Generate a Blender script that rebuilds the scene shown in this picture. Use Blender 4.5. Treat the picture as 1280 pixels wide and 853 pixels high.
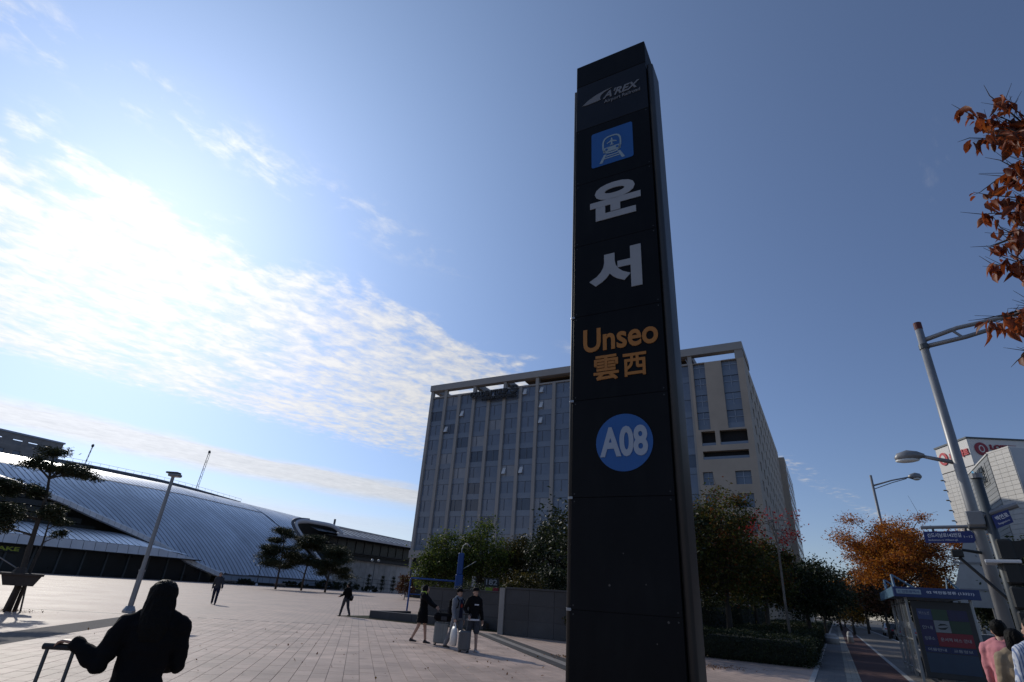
import bpy, bmesh, math, random
import numpy as np
from mathutils import Vector, Matrix, Quaternion, noise as mnoise
R = math.radians
random.seed(7); rng = np.random.default_rng(7)
scene = bpy.context.scene
for o in list(bpy.data.objects): bpy.data.objects.remove(o)
C = scene.collection

# ------------------------------------------------------------------ camera
CAM_H, PITCH, ROLL, FPX = 1.6, R(25.4), R(3.9), 668.0
cam_d = bpy.data.cameras.new('camera'); cam = bpy.data.objects.new('camera', cam_d); C.objects.link(cam)
fwd = Vector((0, math.cos(PITCH), math.sin(PITCH)))
r0 = Vector((1, 0, 0)); u0 = Vector((0, -math.sin(PITCH), math.cos(PITCH)))
upv = u0*math.cos(ROLL) - r0*math.sin(ROLL); rtv = r0*math.cos(ROLL) + u0*math.sin(ROLL)
m = Matrix((rtv, upv, -fwd)).transposed().to_4x4(); m.translation = (0, 0, CAM_H)
cam.matrix_world = m
cam_d.sensor_width = 36; cam_d.lens = 36*FPX/1280; cam_d.clip_start = .05; cam_d.clip_end = 6000
scene.camera = cam

# ------------------------------------------------------------------ sky and sun
SUN_AZ, SUN_EL = R(-39.7), R(29.6)
world = bpy.data.worlds.new('World'); scene.world = world; world.use_nodes = True
nt = world.node_tree; nt.nodes.clear()
def N(tree, t, **kw):
    n = tree.nodes.new(t)
    for k, v in kw.items(): setattr(n, k, v)
    return n
def setup_world():
    L = nt.links
    def math_(op, a, b=None, c=None, clamp=False):
        n = N(nt, 'ShaderNodeMath', operation=op, use_clamp=clamp)
        for i, v in enumerate((a, b, c)):
            if v is None: continue
            if isinstance(v, (int, float)): n.inputs[i].default_value = v
            else: L.new(v, n.inputs[i])
        return n.outputs[0]
    def smooth(v, a, b):
        n = N(nt, 'ShaderNodeMapRange', interpolation_type='SMOOTHSTEP')
        L.new(v, n.inputs['Value']); n.inputs['From Min'].default_value = a; n.inputs['From Max'].default_value = b
        return n.outputs['Result']
    sky = N(nt, 'ShaderNodeTexSky', sky_type='NISHITA', sun_disc=False)
    sky.sun_elevation = SUN_EL; sky.sun_rotation = SUN_AZ
    sky.air_density = 1.0; sky.dust_density = SKY_DUST; sky.ozone_density = 3.0; sky.altitude = 20
    tc = N(nt, 'ShaderNodeTexCoord')
    nrm = N(nt, 'ShaderNodeVectorMath', operation='NORMALIZE'); L.new(tc.outputs['Generated'], nrm.inputs[0])
    sep = N(nt, 'ShaderNodeSeparateXYZ'); L.new(nrm.outputs[0], sep.inputs[0])
    X, Y, Z = sep.outputs
    zc = math_('MAXIMUM', Z, .03)
    px, py = math_('DIVIDE', X, zc), math_('DIVIDE', Y, zc)
    # a cloud sheet seen in perspective: c runs across the cloud bands, l along them
    c = math_('MULTIPLY', math_('SUBTRACT', py, px), .7071)
    l = math_('MULTIPLY', math_('ADD', py, px), .7071)
    comb = N(nt, 'ShaderNodeCombineXYZ'); L.new(l, comb.inputs[0]); L.new(c, comb.inputs[1])
    def noise(scale, detail, rough, stretch=(1, 1, 1), dist=0.):
        mp = N(nt, 'ShaderNodeMapping'); mp.inputs['Scale'].default_value = stretch
        L.new(comb.outputs[0], mp.inputs[0])
        n = N(nt, 'ShaderNodeTexNoise'); L.new(mp.outputs[0], n.inputs['Vector'])
        n.inputs['Scale'].default_value = scale; n.inputs['Detail'].default_value = detail
        n.inputs['Roughness'].default_value = rough; n.inputs['Distortion'].default_value = dist
        return n.outputs['Fac']
    big = noise(1.3, 4, .55, (.6, 1, 1), .3)
    mid = noise(4.5, 5, .6, (.75, 1, 1), .2)
    puff = noise(13, 6, .62, (.85, 1, 1), .25)
    wisp = noise(3.2, 6, .65, (.35, 1.3, 1), .6)
    # main band between c = 1.64 and c = 3.95
    cw = math_('ADD', c, math_('MULTIPLY', math_('SUBTRACT', mid, .5), .55))
    band = math_('MULTIPLY', smooth(cw, 1.5, 1.86), math_('SUBTRACT', 1, smooth(cw, 3.45, 4.1)))
    band = math_('MULTIPLY', band, math_('SUBTRACT', 1, smooth(l, 1.2, 5.0)))
    dens = math_('ADD', math_('MULTIPLY', puff, .55), math_('MULTIPLY', mid, .45))
    lo = math_('ADD', .62, math_('MULTIPLY', band, math_('ADD', -.10, math_('MULTIPLY', big, -.26))))
    d1 = math_('MULTIPLY', math_('MULTIPLY', smooth(math_('SUBTRACT', dens, lo), -.09, .22), smooth(band, .02, .6)), .90)
    # thin torn streak above the band
    s1 = math_('MULTIPLY', smooth(c, 1.12, 1.24), math_('SUBTRACT', 1, smooth(c, 1.30, 1.42)))
    d2 = math_('MULTIPLY', math_('MULTIPLY', math_('MULTIPLY', s1, smooth(dens, .47, .68)), smooth(big, .38, .52)), .65)
    # low streaks near the horizon
    cw2 = math_('ADD', c, math_('MULTIPLY', math_('SUBTRACT', big, .5), 1.0))
    s2 = math_('MULTIPLY', smooth(cw2, 4.75, 5.2), math_('SUBTRACT', 1, smooth(cw2, 5.7, 6.7)))
    s3 = math_('MULTIPLY', smooth(cw2, 7.0, 9.), .55)
    d3 = math_('MULTIPLY', math_('MAXIMUM', s2, s3), math_('SUBTRACT', 1, smooth(l, 3.2, 11)))
    # faint high wisps elsewhere
    d4 = math_('MULTIPLY', smooth(wisp, .66, .88), .25)
    d = math_('MAXIMUM', math_('MAXIMUM', d1, d2), math_('MAXIMUM', math_('MULTIPLY', d3, .8), d4), clamp=True)
    d = math_('MULTIPLY', d, smooth(Z, .0, .04))
    # cloud radiance: forward scattering makes thin cloud brighter towards the sun
    sd = (math.sin(SUN_AZ)*math.cos(SUN_EL), math.cos(SUN_AZ)*math.cos(SUN_EL), math.sin(SUN_EL))
    dot = N(nt, 'ShaderNodeVectorMath', operation='DOT_PRODUCT'); L.new(nrm.outputs[0], dot.inputs[0]); dot.inputs[1].default_value = sd
    ct = math_('MAXIMUM', dot.outputs['Value'], 0.)
    g = .62
    hg = math_('DIVIDE', 1-g*g, math_('POWER', math_('SUBTRACT', 1+g*g, math_('MULTIPLY', ct, 2*g)), 1.5))
    glow = math_('ADD', CLOUD_BASE, math_('MULTIPLY', hg, CLOUD_HG))
    shade = math_('ADD', .62, math_('ADD', math_('MULTIPLY', mid, .35), math_('MULTIPLY', puff, .40)))
    cloud = N(nt, 'ShaderNodeVectorMath', operation='SCALE'); cloud.inputs[0].default_value = (1.0, .985, .97)
    L.new(math_('MULTIPLY', glow, shade), cloud.inputs['Scale'])
    # thin high haze: a broad aureole of forward-scattered light round the sun
    g2 = .57
    hz = math_('DIVIDE', 1-g2*g2, math_('POWER', math_('SUBTRACT', 1+g2*g2, math_('MULTIPLY', dot.outputs['Value'], 2*g2)), 1.5))
    veil = N(nt, 'ShaderNodeVectorMath', operation='SCALE'); veil.inputs[0].default_value = AUREOLE; L.new(hz, veil.inputs['Scale'])
    base = N(nt, 'ShaderNodeVectorMath', operation='MULTIPLY'); L.new(sky.outputs[0], base.inputs[0]); base.inputs[1].default_value = (.715, .70, .82)
    tot = N(nt, 'ShaderNodeVectorMath', operation='ADD'); L.new(base.outputs[0], tot.inputs[0]); L.new(veil.outputs[0], tot.inputs[1])
    mix = N(nt, 'ShaderNodeMix', data_type='RGBA'); L.new(d, mix.inputs['Factor'])
    L.new(tot.outputs[0], mix.inputs['A']); L.new(cloud.outputs[0], mix.inputs['B'])
    bg = N(nt, 'ShaderNodeBackground'); bg.inputs['Strength'].default_value = SKY_STRENGTH
    out = N(nt, 'ShaderNodeOutputWorld')
    L.new(mix.outputs['Result'], bg.inputs['Color']); L.new(bg.outputs[0], out.inputs[0])
SKY_STRENGTH, SKY_DUST, CLOUD_BASE, CLOUD_HG, AUREOLE = .10, .30, 5.2, .62, (.40, .575, .82)
setup_world()
sun_dir = Vector((math.sin(SUN_AZ)*math.cos(SUN_EL), math.cos(SUN_AZ)*math.cos(SUN_EL), math.sin(SUN_EL)))
sl = bpy.data.lights.new('sun', 'SUN'); sl.energy = 2.2; sl.angle = R(.53); sl.color = (1, .93, .82)
so = bpy.data.objects.new('sun', sl); C.objects.link(so)
so.rotation_euler = (-sun_dir).to_track_quat('-Z', 'Y').to_euler(); so.location = sun_dir*60
scene.view_settings.view_transform = 'Standard'; scene.view_settings.look = 'None'
scene.view_settings.exposure = 0; scene.view_settings.gamma = 1
scene.render.engine = 'CYCLES'
scene.cycles.max_bounces = 6; scene.cycles.transparent_max_bounces = 8; scene.cycles.use_denoising = True

# ------------------------------------------------------------------ helpers: materials
def mat(name, col, rough=.6, metal=0., var=.12, scale=3., bump=0., bscale=40., spec=.5, transl=0., island=None, alpha=None, emit=0.):
    m = bpy.data.materials.new(name); m.use_nodes = True
    t = m.node_tree; b = t.nodes['Principled BSDF']; L = t.links
    b.inputs['Roughness'].default_value = rough; b.inputs['Metallic'].default_value = metal
    b.inputs['Specular IOR Level'].default_value = spec
    col = tuple(col)[:3]
    co = N(t, 'ShaderNodeTexCoord')
    if island:                                    # a colour ramp over single leaves
        ge = N(t, 'ShaderNodeNewGeometry'); rp = N(t, 'ShaderNodeValToRGB')
        rp.color_ramp.elements[0].color = (*island[0], 1); rp.color_ramp.elements[1].color = (*island[-1], 1)
        for i, cc in enumerate(island[1:-1]):
            e = rp.color_ramp.elements.new((i+1)/(len(island)-1)); e.color = (*cc, 1)
        nz = N(t, 'ShaderNodeTexNoise'); nz.inputs['Scale'].default_value = scale; L.new(co.outputs['Object'], nz.inputs['Vector'])
        a = N(t, 'ShaderNodeMath', operation='MULTIPLY_ADD'); L.new(nz.outputs['Fac'], a.inputs[0]); a.inputs[1].default_value = 1.4; a.inputs[2].default_value = -.7
        a2 = N(t, 'ShaderNodeMath', operation='ADD', use_clamp=True); L.new(a.outputs[0], a2.inputs[0]); L.new(ge.outputs['Random Per Island'], a2.inputs[1])
        L.new(a2.outputs[0], rp.inputs[0]); src = rp.outputs['Color']
    elif var > 0:
        nz = N(t, 'ShaderNodeTexNoise'); nz.inputs['Scale'].default_value = scale; nz.inputs['Detail'].default_value = 6
        nz.inputs['Roughness'].default_value = .62
        L.new(co.outputs['Object'], nz.inputs['Vector'])
        mr = N(t, 'ShaderNodeMapRange'); L.new(nz.outputs['Fac'], mr.inputs['Value'])
        mr.inputs['From Min'].default_value = .3; mr.inputs['From Max'].default_value = .7
        mr.inputs['To Min'].default_value = 1-var; mr.inputs['To Max'].default_value = 1+var
        oi = N(t, 'ShaderNodeObjectInfo')
        mo = N(t, 'ShaderNodeMapRange'); L.new(oi.outputs['Random'], mo.inputs['Value']); mo.inputs['To Min'].default_value = 1-var*.6; mo.inputs['To Max'].default_value = 1+var*.6
        mm = N(t, 'ShaderNodeMath', operation='MULTIPLY'); L.new(mr.outputs[0], mm.inputs[0]); L.new(mo.outputs[0], mm.inputs[1])
        vs = N(t, 'ShaderNodeVectorMath', operation='SCALE'); vs.inputs[0].default_value = col; L.new(mm.outputs[0], vs.inputs['Scale'])
        src = vs.outputs[0]
        rr = N(t, 'ShaderNodeMapRange'); L.new(nz.outputs['Fac'], rr.inputs['Value']); rr.inputs['To Min'].default_value = max(0, rough-.1); rr.inputs['To Max'].default_value = min(1, rough+.1)
        L.new(rr.outputs[0], b.inputs['Roughness'])
    else:
        src = None; b.inputs['Base Color'].default_value = (*col, 1)
    if src is not None: L.new(src, b.inputs['Base Color'])
    if bump:
        n2 = N(t, 'ShaderNodeTexNoise'); n2.inputs['Scale'].default_value = bscale; n2.inputs['Detail'].default_value = 5
        L.new(co.outputs['Object'], n2.inputs['Vector'])
        bp = N(t, 'ShaderNodeBump'); bp.inputs['Strength'].default_value = bump; bp.inputs['Distance'].default_value = .02
        L.new(n2.outputs['Fac'], bp.inputs['Height']); L.new(bp.outputs[0], b.inputs['Normal'])
    if emit:
        b.inputs['Emission Color'].default_value = (*col, 1); b.inputs['Emission Strength'].default_value = emit
    out = t.nodes['Material Output']
    if transl:
        tr = N(t, 'ShaderNodeBsdfTranslucent'); mx = N(t, 'ShaderNodeMixShader'); mx.inputs[0].default_value = transl
        if src is not None: L.new(src, tr.inputs['Color'])
        else: tr.inputs['Color'].default_value = (*col, 1)
        L.new(b.outputs[0], mx.inputs[1]); L.new(tr.outputs[0], mx.inputs[2]); L.new(mx.outputs[0], out.inputs[0])
    if alpha is not None:
        tp = N(t, 'ShaderNodeBsdfTransparent'); mx = N(t, 'ShaderNodeMixShader'); mx.inputs[0].default_value = alpha
        L.new(tp.outputs[0], mx.inputs[1]); L.new(b.outputs[0], mx.inputs[2]); L.new(mx.outputs[0], out.inputs[0])
    return m
M = {}
def mm(key, *a, **k):
    M[key] = mat(key, *a, **k); return M[key]

# ------------------------------------------------------------------ helpers: meshes and objects
class MB:
    def __init__(s): s.v = []; s.f = []
    def add(s, vs, fs):
        b = len(s.v); s.v += [tuple(p) for p in vs]; s.f += [tuple(b+i for i in f) for f in fs]; return s
    def box(s, x0, y0, z0, x1, y1, z1):
        x0, x1 = min(x0, x1), max(x0, x1); y0, y1 = min(y0, y1), max(y0, y1); z0, z1 = min(z0, z1), max(z0, z1)
        return s.add([(x0,y0,z0),(x1,y0,z0),(x1,y1,z0),(x0,y1,z0),(x0,y0,z1),(x1,y0,z1),(x1,y1,z1),(x0,y1,z1)],
            [(3,2,1,0),(4,5,6,7),(0,1,5,4),(1,2,6,5),(2,3,7,6),(3,0,4,7)])
    def bbox(s, x0, y0, z0, x1, y1, z1, c=.01):
        """box with chamfered vertical and horizontal edges"""
        x0, x1 = min(x0, x1), max(x0, x1); y0, y1 = min(y0, y1), max(y0, y1); z0, z1 = min(z0, z1), max(z0, z1)
        def ring(z, i):
            return [(x0+c+i,y0+i,z),(x1-c-i,y0+i,z),(x1-i,y0+c+i,z),(x1-i,y1-c-i,z),(x1-c-i,y1-i,z),(x0+c+i,y1-i,z),(x0+i,y1-c-i,z),(x0+i,y0+c+i,z)]
        rs = [ring(z0, c*.7), ring(z0+c, 0), ring(z1-c, 0), ring(z1, c*.7)]
        vs = [p for r in rs for p in r]; fs = [tuple(range(7, -1, -1)), tuple(24+i for i in range(8))]
        for k in range(3):
            for i in range(8): fs.append((k*8+i, k*8+(i+1) % 8, k*8+8+(i+1) % 8, k*8+8+i))
        return s.add(vs, fs)
    def quad(s, a, b, c, d): return s.add([a, b, c, d], [(0, 1, 2, 3)])
    def prism(s, poly, y0, y1):
        """polygon in x,z (counter-clockwise seen from -y) extruded along y"""
        n = len(poly)
        vs = [(x, y0, z) for x, z in poly]+[(x, y1, z) for x, z in poly]
        fs = [tuple(range(n)), tuple(range(2*n-1, n-1, -1))]
        for i in range(n): fs.append((i, i+n, (i+1) % n+n, (i+1) % n))
        return s.add(vs, fs)
    def vprism(s, poly, z0, z1):
        n = len(poly)
        vs = [(x, y, z0) for x, y in poly]+[(x, y, z1) for x, y in poly]
        fs = [tuple(range(n-1, -1, -1)), tuple(range(n, 2*n))]
        for i in range(n): fs.append((i, (i+1) % n, (i+1) % n+n, i+n))
        return s.add(vs, fs)
    def tube(s, path, rad, n=8, cap=True):
        P = [Vector(p) for p in path]; k = len(P)
        if isinstance(rad, (int, float)): rad = [rad]*k
        vs = []; ref = None
        for i in range(k):
            t = (P[min(i+1, k-1)]-P[max(i-1, 0)])
            t = t.normalized() if t.length > 1e-9 else Vector((0, 0, 1))
            if ref is None:
                ref = Vector((1, 0, 0)) if abs(t.x) < .9 else Vector((0, 1, 0))
            a = (ref-t*ref.dot(t)); a = a.normalized() if a.length > 1e-6 else t.orthogonal().normalized()
            ref = a; b = t.cross(a)
            r = rad[i]; rx, ry = (r if isinstance(r, tuple) else (r, r))
            for j in range(n):
                q = 2*math.pi*j/n; vs.append(P[i]+a*(math.cos(q)*rx)+b*(math.sin(q)*ry))
        fs = []
        for i in range(k-1):
            for j in range(n): fs.append((i*n+j, i*n+(j+1) % n, (i+1)*n+(j+1) % n, (i+1)*n+j))
        if cap: fs += [tuple(range(n-1, -1, -1)), tuple((k-1)*n+j for j in range(n))]
        return s.add(vs, fs)
    def ell(s, c, r, nu=10, nv=7, rot=None):
        vs = []; c = Vector(c)
        for i in range(nv+1):
            ph = math.pi*i/nv
            for j in range(nu):
                q = 2*math.pi*j/nu
                p = Vector((r[0]*math.sin(ph)*math.cos(q), r[1]*math.sin(ph)*math.sin(q), r[2]*math.cos(ph)))
                if rot is not None: p = rot @ p
                vs.append(c+p)
        fs = []
        for i in range(nv):
            for j in range(nu): fs.append((i*nu+j, (i+1)*nu+j, (i+1)*nu+(j+1) % nu, i*nu+(j+1) % nu))
        return s.add(vs, fs)
    def disc(s, c, r, y0, y1, n=32, rz=None):
        rz = rz or r
        return s.prism([(c[0]+r*math.cos(2*math.pi*i/n), c[1]+rz*math.sin(2*math.pi*i/n)) for i in range(n)], y0, y1)
    def mesh(s, name, smooth=False):
        me = bpy.data.meshes.new(name); me.from_pydata(s.v, [], s.f); me.validate()
        if smooth:
            me.polygons.foreach_set('use_smooth', [True]*len(me.polygons))
        return me
    def build(s, name, m, parent=None, smooth=False):
        return obj(name, s.mesh(name, smooth), m, parent)
def obj(name, me, m=None, parent=None):
    o = bpy.data.objects.new(name, me); C.objects.link(o)
    if m is not None and me is not None and not me.materials: me.materials.append(M[m] if isinstance(m, str) else m)
    if parent is not None: o.parent = parent
    return o
def tag(o, label=None, cat=None, group=None, kind=None):
    if label: o['label'] = label
    if cat: o['category'] = cat
    if group: o['group'] = group
    if kind: o['kind'] = kind
    return o
def thing(name, label, cat, loc=(0, 0, 0), rz=0., group=None):
    o = bpy.data.objects.new(name, None); C.objects.link(o); o.empty_display_size = .2
    o.location = loc; o.rotation_euler = (0, 0, rz)
    return tag(o, label, cat, group)
def copy_tree(o, parent=None):
    c = o.copy(); C.objects.link(c); c.parent = parent
    for ch in o.children: copy_tree(ch, c)
    return c
def shared(me, name, loc, m, parent, rz=0., sc=None):
    o = obj(name, me, m, parent); o.location = loc
    if rz: o.rotation_euler = (0, 0, rz)
    if sc: o.scale = sc
    return o
BENCH = bpy.data.scenes.new('workbench')           # letters and remeshed bodies are evaluated here, apart from the big scene
def evaluated(o):
    BENCH.collection.objects.link(o); vl = BENCH.view_layers[0]; vl.update()
    me = bpy.data.meshes.new_from_object(o.evaluated_get(vl.depsgraph)); bpy.data.objects.remove(o); return me
def text(s, size, off=0., ext=.004, shear=0., sx=1., align='CENTER', name='lettering', res=4):
    cu = bpy.data.curves.new('t', 'FONT'); cu.body = s; cu.size = size; cu.offset = off; cu.extrude = ext; cu.shear = shear
    cu.align_x = align; cu.align_y = 'CENTER'; cu.resolution_u = res
    me = evaluated(bpy.data.objects.new('t', cu)); bpy.data.curves.remove(cu)
    me.transform(Matrix.Diagonal((sx, 1, 1, 1))); me.transform(Matrix.Rotation(R(90), 4, 'X')); me.name = name
    me.materials.clear()
    return me
def fit(me, x0, x1, z0, z1, y):
    """scale a standing text mesh into a rectangle"""
    co = np.empty(len(me.vertices)*3); me.vertices.foreach_get('co', co); co = co.reshape(-1, 3)
    a, b = co.min(0), co.max(0)
    co[:, 0] = x0+(co[:, 0]-a[0])/(b[0]-a[0])*(x1-x0); co[:, 2] = z0+(co[:, 2]-a[2])/(b[2]-a[2])*(z1-z0)
    co[:, 1] = y+co[:, 1]-(a[1]+b[1])/2
    me.vertices.foreach_set('co', co.ravel()); me.update(); return me
TH = R(-30)                                       # the street grid: local x runs to the right, local y up the street
def va(v, a): return (.8660254*v+.5*a, -.5*v+.8660254*a)
def pol(bearing, D): return (D*math.sin(R(bearing)), D*math.cos(R(bearing)))

# ------------------------------------------------------------------ materials
mm('asphalt', (.055, .055, .058), .85, var=.25, scale=.6, bump=.4, bscale=60)
mm('ivy', (.016, .020, .010), .95, var=.5, scale=2.5, bump=.8, bscale=9, spec=.1)
mm('soil', (.10, .085, .065), .95, var=.3, scale=.4)
mm('kerb', (.36, .35, .33), .75, var=.15, scale=4, bump=.2)
mm('dark_paver', (.12, .112, .108), .9, var=.18, scale=2.5, bump=.15, spec=.15)
mm('granite_dark', (.045, .044, .046), .8, var=.2, scale=3, spec=.2)
mm('granite_mid', (.21, .19, .175), .8, var=.15, scale=2, spec=.3)
mm('drain', (.05, .05, .05), .6)
mm('white_paint', (.7, .7, .68), .7, var=.15, scale=6)
mm('black_panel', (.006, .0065, .008), .5, var=.3, scale=1.5, spec=.12)
mm('navy_panel', (.010, .012, .018), .45, var=.15, scale=2, spec=.2)
mm('pylon_core', (.008, .008, .008), .7)
mm('alu_dark', (.045, .046, .046), .5, metal=.3, var=.12, scale=2)
mm('alu', (.32, .33, .34), .4, metal=.7, var=.1)
mm('letter_grey', (.32, .33, .34), .55, var=.05)
mm('letter_dim', (.17, .172, .18), .55, var=.05)
mm('letter_orange', (.38, .145, .018), .5, var=.05)
mm('sticker', (.06, .055, .05), .6)
mm('sign_blue', (.010, .090, .30), .4, var=.05)
mm('sign_light', (.27, .35, .39), .5, var=.05)
mm('digit_light', (.34, .39, .46), .5, var=.05)
mm('hotel_stone', (.44, .37, .295), .75, var=.10, scale=.25, bump=.1, bscale=8)
mm('hotel_frame', (.33, .315, .295), .7, var=.08, scale=.3)
mm('soffit', (.24, .17, .11), .7, var=.1)
mm('glass_vision', (.165, .205, .27), .12, var=.2, scale=.15, spec=.45)
mm('glass_spandrel', (.185, .225, .285), .16, var=.12, scale=.15, spec=.45)
mm('glass_blind', (.27, .29, .32), .25, var=.15, scale=.3, spec=.4)
mm('glass_dark', (.085, .108, .15), .10, var=.2, scale=.2, spec=.5)
mm('mullion', (.17, .19, .225), .5, metal=.3)
mm('vent_white', (.65, .67, .68), .5)
mm('dark_void', (.02, .02, .022), .9, var=0)
mm('black_letter', (.015, .015, .017), .5)
mm('roof_metal', (.64, .67, .71), .42, metal=.8, var=.17, scale=.12)
mm('roof_base', (.15, .16, .18), .6, metal=.3)
mm('edge_white', (.66, .68, .70), .45, var=.08, scale=.3)
mm('edge_blue', (.30, .36, .44), .6, var=.1)
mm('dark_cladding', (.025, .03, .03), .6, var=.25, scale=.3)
mm('shop_glass', (.014, .018, .02), .3, var=.3, scale=.3, spec=.35)
mm('wing_roof', (.34, .35, .36), .5, metal=.5, var=.12, scale=.1)
mm('wing_wall', (.44, .44, .42), .6, var=.3, scale=.35)
mm('concrete', (.26, .255, .25), .85, var=.2, scale=.6, bump=.3, bscale=12)
mm('wall_dark', (.05, .049, .05), .7, var=.25, scale=.8, bump=.3, bscale=14)
mm('sunlit_wall_bench', (.28, .265, .245), .8, var=.15, scale=1.5)  # sunlight on the wall end put into the colour; also plain pale bench slats
mm('planter_stone', (.06, .058, .06), .7, var=.2, scale=1.2)
mm('mall_white', (.68, .66, .62), .55, var=.05, scale=.4)
mm('mall_grey', (.30, .31, .31), .6, var=.08, scale=.4)
mm('mall_joint', (.30, .27, .25), .8)
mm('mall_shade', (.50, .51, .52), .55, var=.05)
mm('sign_red', (.52, .02, .03), .45, var=.05)
mm('sign_darkred', (.30, .015, .03), .45, var=.05)
mm('logo_cyan', (.10, .38, .60), .4)
mm('cyan_board', (.30, .42, .48), .4)
mm('steel', (.24, .245, .25), .45, metal=.35, var=.12, scale=2)
mm('steel_dark', (.07, .08, .085), .5, metal=.3)
mm('signal_black', (.012, .014, .014), .55)
mm('lamp_glass', (.65, .66, .62), .3)
mm('road_sign_blue', (.018, .035, .17), .4, var=.05)
mm('white_letter', (.75, .77, .8), .5, var=0)
mm('blue_pad', (.02, .075, .26), .55, var=.12)
mm('wood_dark', (.06, .045, .035), .8, var=.25, scale=5)
mm('bark', (.055, .045, .036), .9, var=.3, scale=4, bump=.6, bscale=18)
mm('bark_pale', (.16, .14, .12), .9, var=.3, scale=4, bump=.5, bscale=18)
def paver_mat(name, cols, bw, rh, mortar, mcol, rough):
    m = bpy.data.materials.new(name); m.use_nodes = True; t = m.node_tree; L = t.links; b = t.nodes['Principled BSDF']
    co = N(t, 'ShaderNodeTexCoord'); br = N(t, 'ShaderNodeTexBrick'); L.new(co.outputs['Object'], br.inputs['Vector'])
    br.inputs['Scale'].default_value = 1; br.inputs['Brick Width'].default_value = bw; br.inputs['Row Height'].default_value = rh
    br.inputs['Mortar Size'].default_value = mortar; br.inputs['Color1'].default_value = (*cols[0], 1); br.inputs['Color2'].default_value = (*cols[1], 1)
    br.inputs['Mortar'].default_value = (*mcol, 1); br.offset = .5; br.inputs['Mortar Smooth'].default_value = .2
    nz = N(t, 'ShaderNodeTexNoise'); nz.inputs['Scale'].default_value = .35; nz.inputs['Detail'].default_value = 8; nz.inputs['Roughness'].default_value = .65
    L.new(co.outputs['Object'], nz.inputs['Vector'])
    mr = N(t, 'ShaderNodeMapRange'); L.new(nz.outputs['Fac'], mr.inputs['Value']); mr.inputs['From Min'].default_value = .3; mr.inputs['From Max'].default_value = .7
    mr.inputs['To Min'].default_value = .72; mr.inputs['To Max'].default_value = 1.18
    vs = N(t, 'ShaderNodeVectorMath', operation='SCALE'); L.new(br.outputs['Color'], vs.inputs[0]); L.new(mr.outputs[0], vs.inputs['Scale'])
    L.new(vs.outputs[0], b.inputs['Base Color'])
    rr = N(t, 'ShaderNodeMapRange'); L.new(nz.outputs['Fac'], rr.inputs['Value']); rr.inputs['To Min'].default_value = rough-.12; rr.inputs['To Max'].default_value = rough+.12
    L.new(rr.outputs[0], b.inputs['Roughness']); b.inputs['Specular IOR Level'].default_value = .35
    bp = N(t, 'ShaderNodeBump'); bp.inputs['Strength'].default_value = .3; bp.inputs['Distance'].default_value = .01
    n2 = N(t, 'ShaderNodeTexNoise'); n2.inputs['Scale'].default_value = 30; L.new(co.outputs['Object'], n2.inputs['Vector'])
    L.new(n2.outputs['Fac'], bp.inputs['Height']); L.new(bp.outputs[0], b.inputs['Normal'])
    M[name] = m
paver_mat('plaza_paving', ((.41, .305, .25), (.46, .345, .28)), .6, .3, .009, (.19, .15, .125), .64)
paver_mat('walk_paving', ((.12, .12, .12), (.15, .147, .143)), .3, .3, .008, (.10, .10, .10), .75)
paver_mat('tactile_paving', ((.27, .255, .22), (.31, .29, .245)), .3, .3, .012, (.15, .14, .12), .8)
paver_mat('lane_red', ((.075, .036, .032), (.085, .040, .036)), 3.0, .2, .004, (.09, .045, .04), .85)
paver_mat('pavement_block', ((.15, .135, .12), (.19, .17, .15)), .2, .1, .006, (.12, .11, .10), .8)
mm('slab', (.43, .32, .26), .64, var=.20, scale=1.1, bump=.25, bscale=30, spec=.35)
def vary_by_island(m, amt):
    t = m.node_tree; b = t.nodes['Principled BSDF']; src = b.inputs['Base Color'].links[0].from_socket; ge = N(t, 'ShaderNodeNewGeometry'); mr = N(t, 'ShaderNodeMapRange')
    t.links.new(ge.outputs['Random Per Island'], mr.inputs['Value']); mr.inputs['To Min'].default_value = 1-amt; mr.inputs['To Max'].default_value = 1+amt
    nz = N(t, 'ShaderNodeTexNoise'); nz.inputs['Scale'].default_value = .8; nz.inputs['Detail'].default_value = 7; ge2 = N(t, 'ShaderNodeNewGeometry'); t.links.new(ge2.outputs['Position'], nz.inputs['Vector'])
    m2 = N(t, 'ShaderNodeMapRange'); t.links.new(nz.outputs['Fac'], m2.inputs['Value']); m2.inputs['From Min'].default_value = .32; m2.inputs['From Max'].default_value = .6; m2.inputs['To Min'].default_value = .78; m2.inputs['To Max'].default_value = 1.06
    k = N(t, 'ShaderNodeMath', operation='MULTIPLY'); t.links.new(mr.outputs[0], k.inputs[0]); t.links.new(m2.outputs[0], k.inputs[1])
    vs = N(t, 'ShaderNodeVectorMath', operation='SCALE'); t.links.new(src, vs.inputs[0]); t.links.new(k.outputs[0], vs.inputs['Scale']); t.links.new(vs.outputs[0], b.inputs['Base Color'])
vary_by_island(M['slab'], .10)

# ------------------------------------------------------------------ the setting: ground, plaza, street
PL = R(103)                                       # plaza grid: local x runs away at bearing -13 degrees
def to_plaza(x, y):
    c, s = math.cos(-PL), math.sin(-PL); return (c*x-s*y, s*x+c*y)
g = MB().box(-2500, -2500, -.5, 2500, 2500, -.16).build('ground', 'soil'); tag(g, kind='structure')
pp = [to_plaza(*va(v, a)) for v, a in ((-190, -70), (-.9, -70), (-.9, 330), (-190, 330))]
plaza = MB().vprism(pp, -.155, 0).build('plaza', 'plaza_paving'); plaza.rotation_euler = (0, 0, PL); tag(plaza, kind='structure')
def street_strip(name, m, v0, v1, z, a0=-60, a1=300, zb=-.155, kind='structure'):
    o = MB().box(v0, a0, zb, v1, a1, z).build(name, m); o.rotation_euler = (0, 0, TH); return tag(o, kind=kind)
street_strip('kerb_edging', 'kerb', -.897, -.76, .012)
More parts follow.
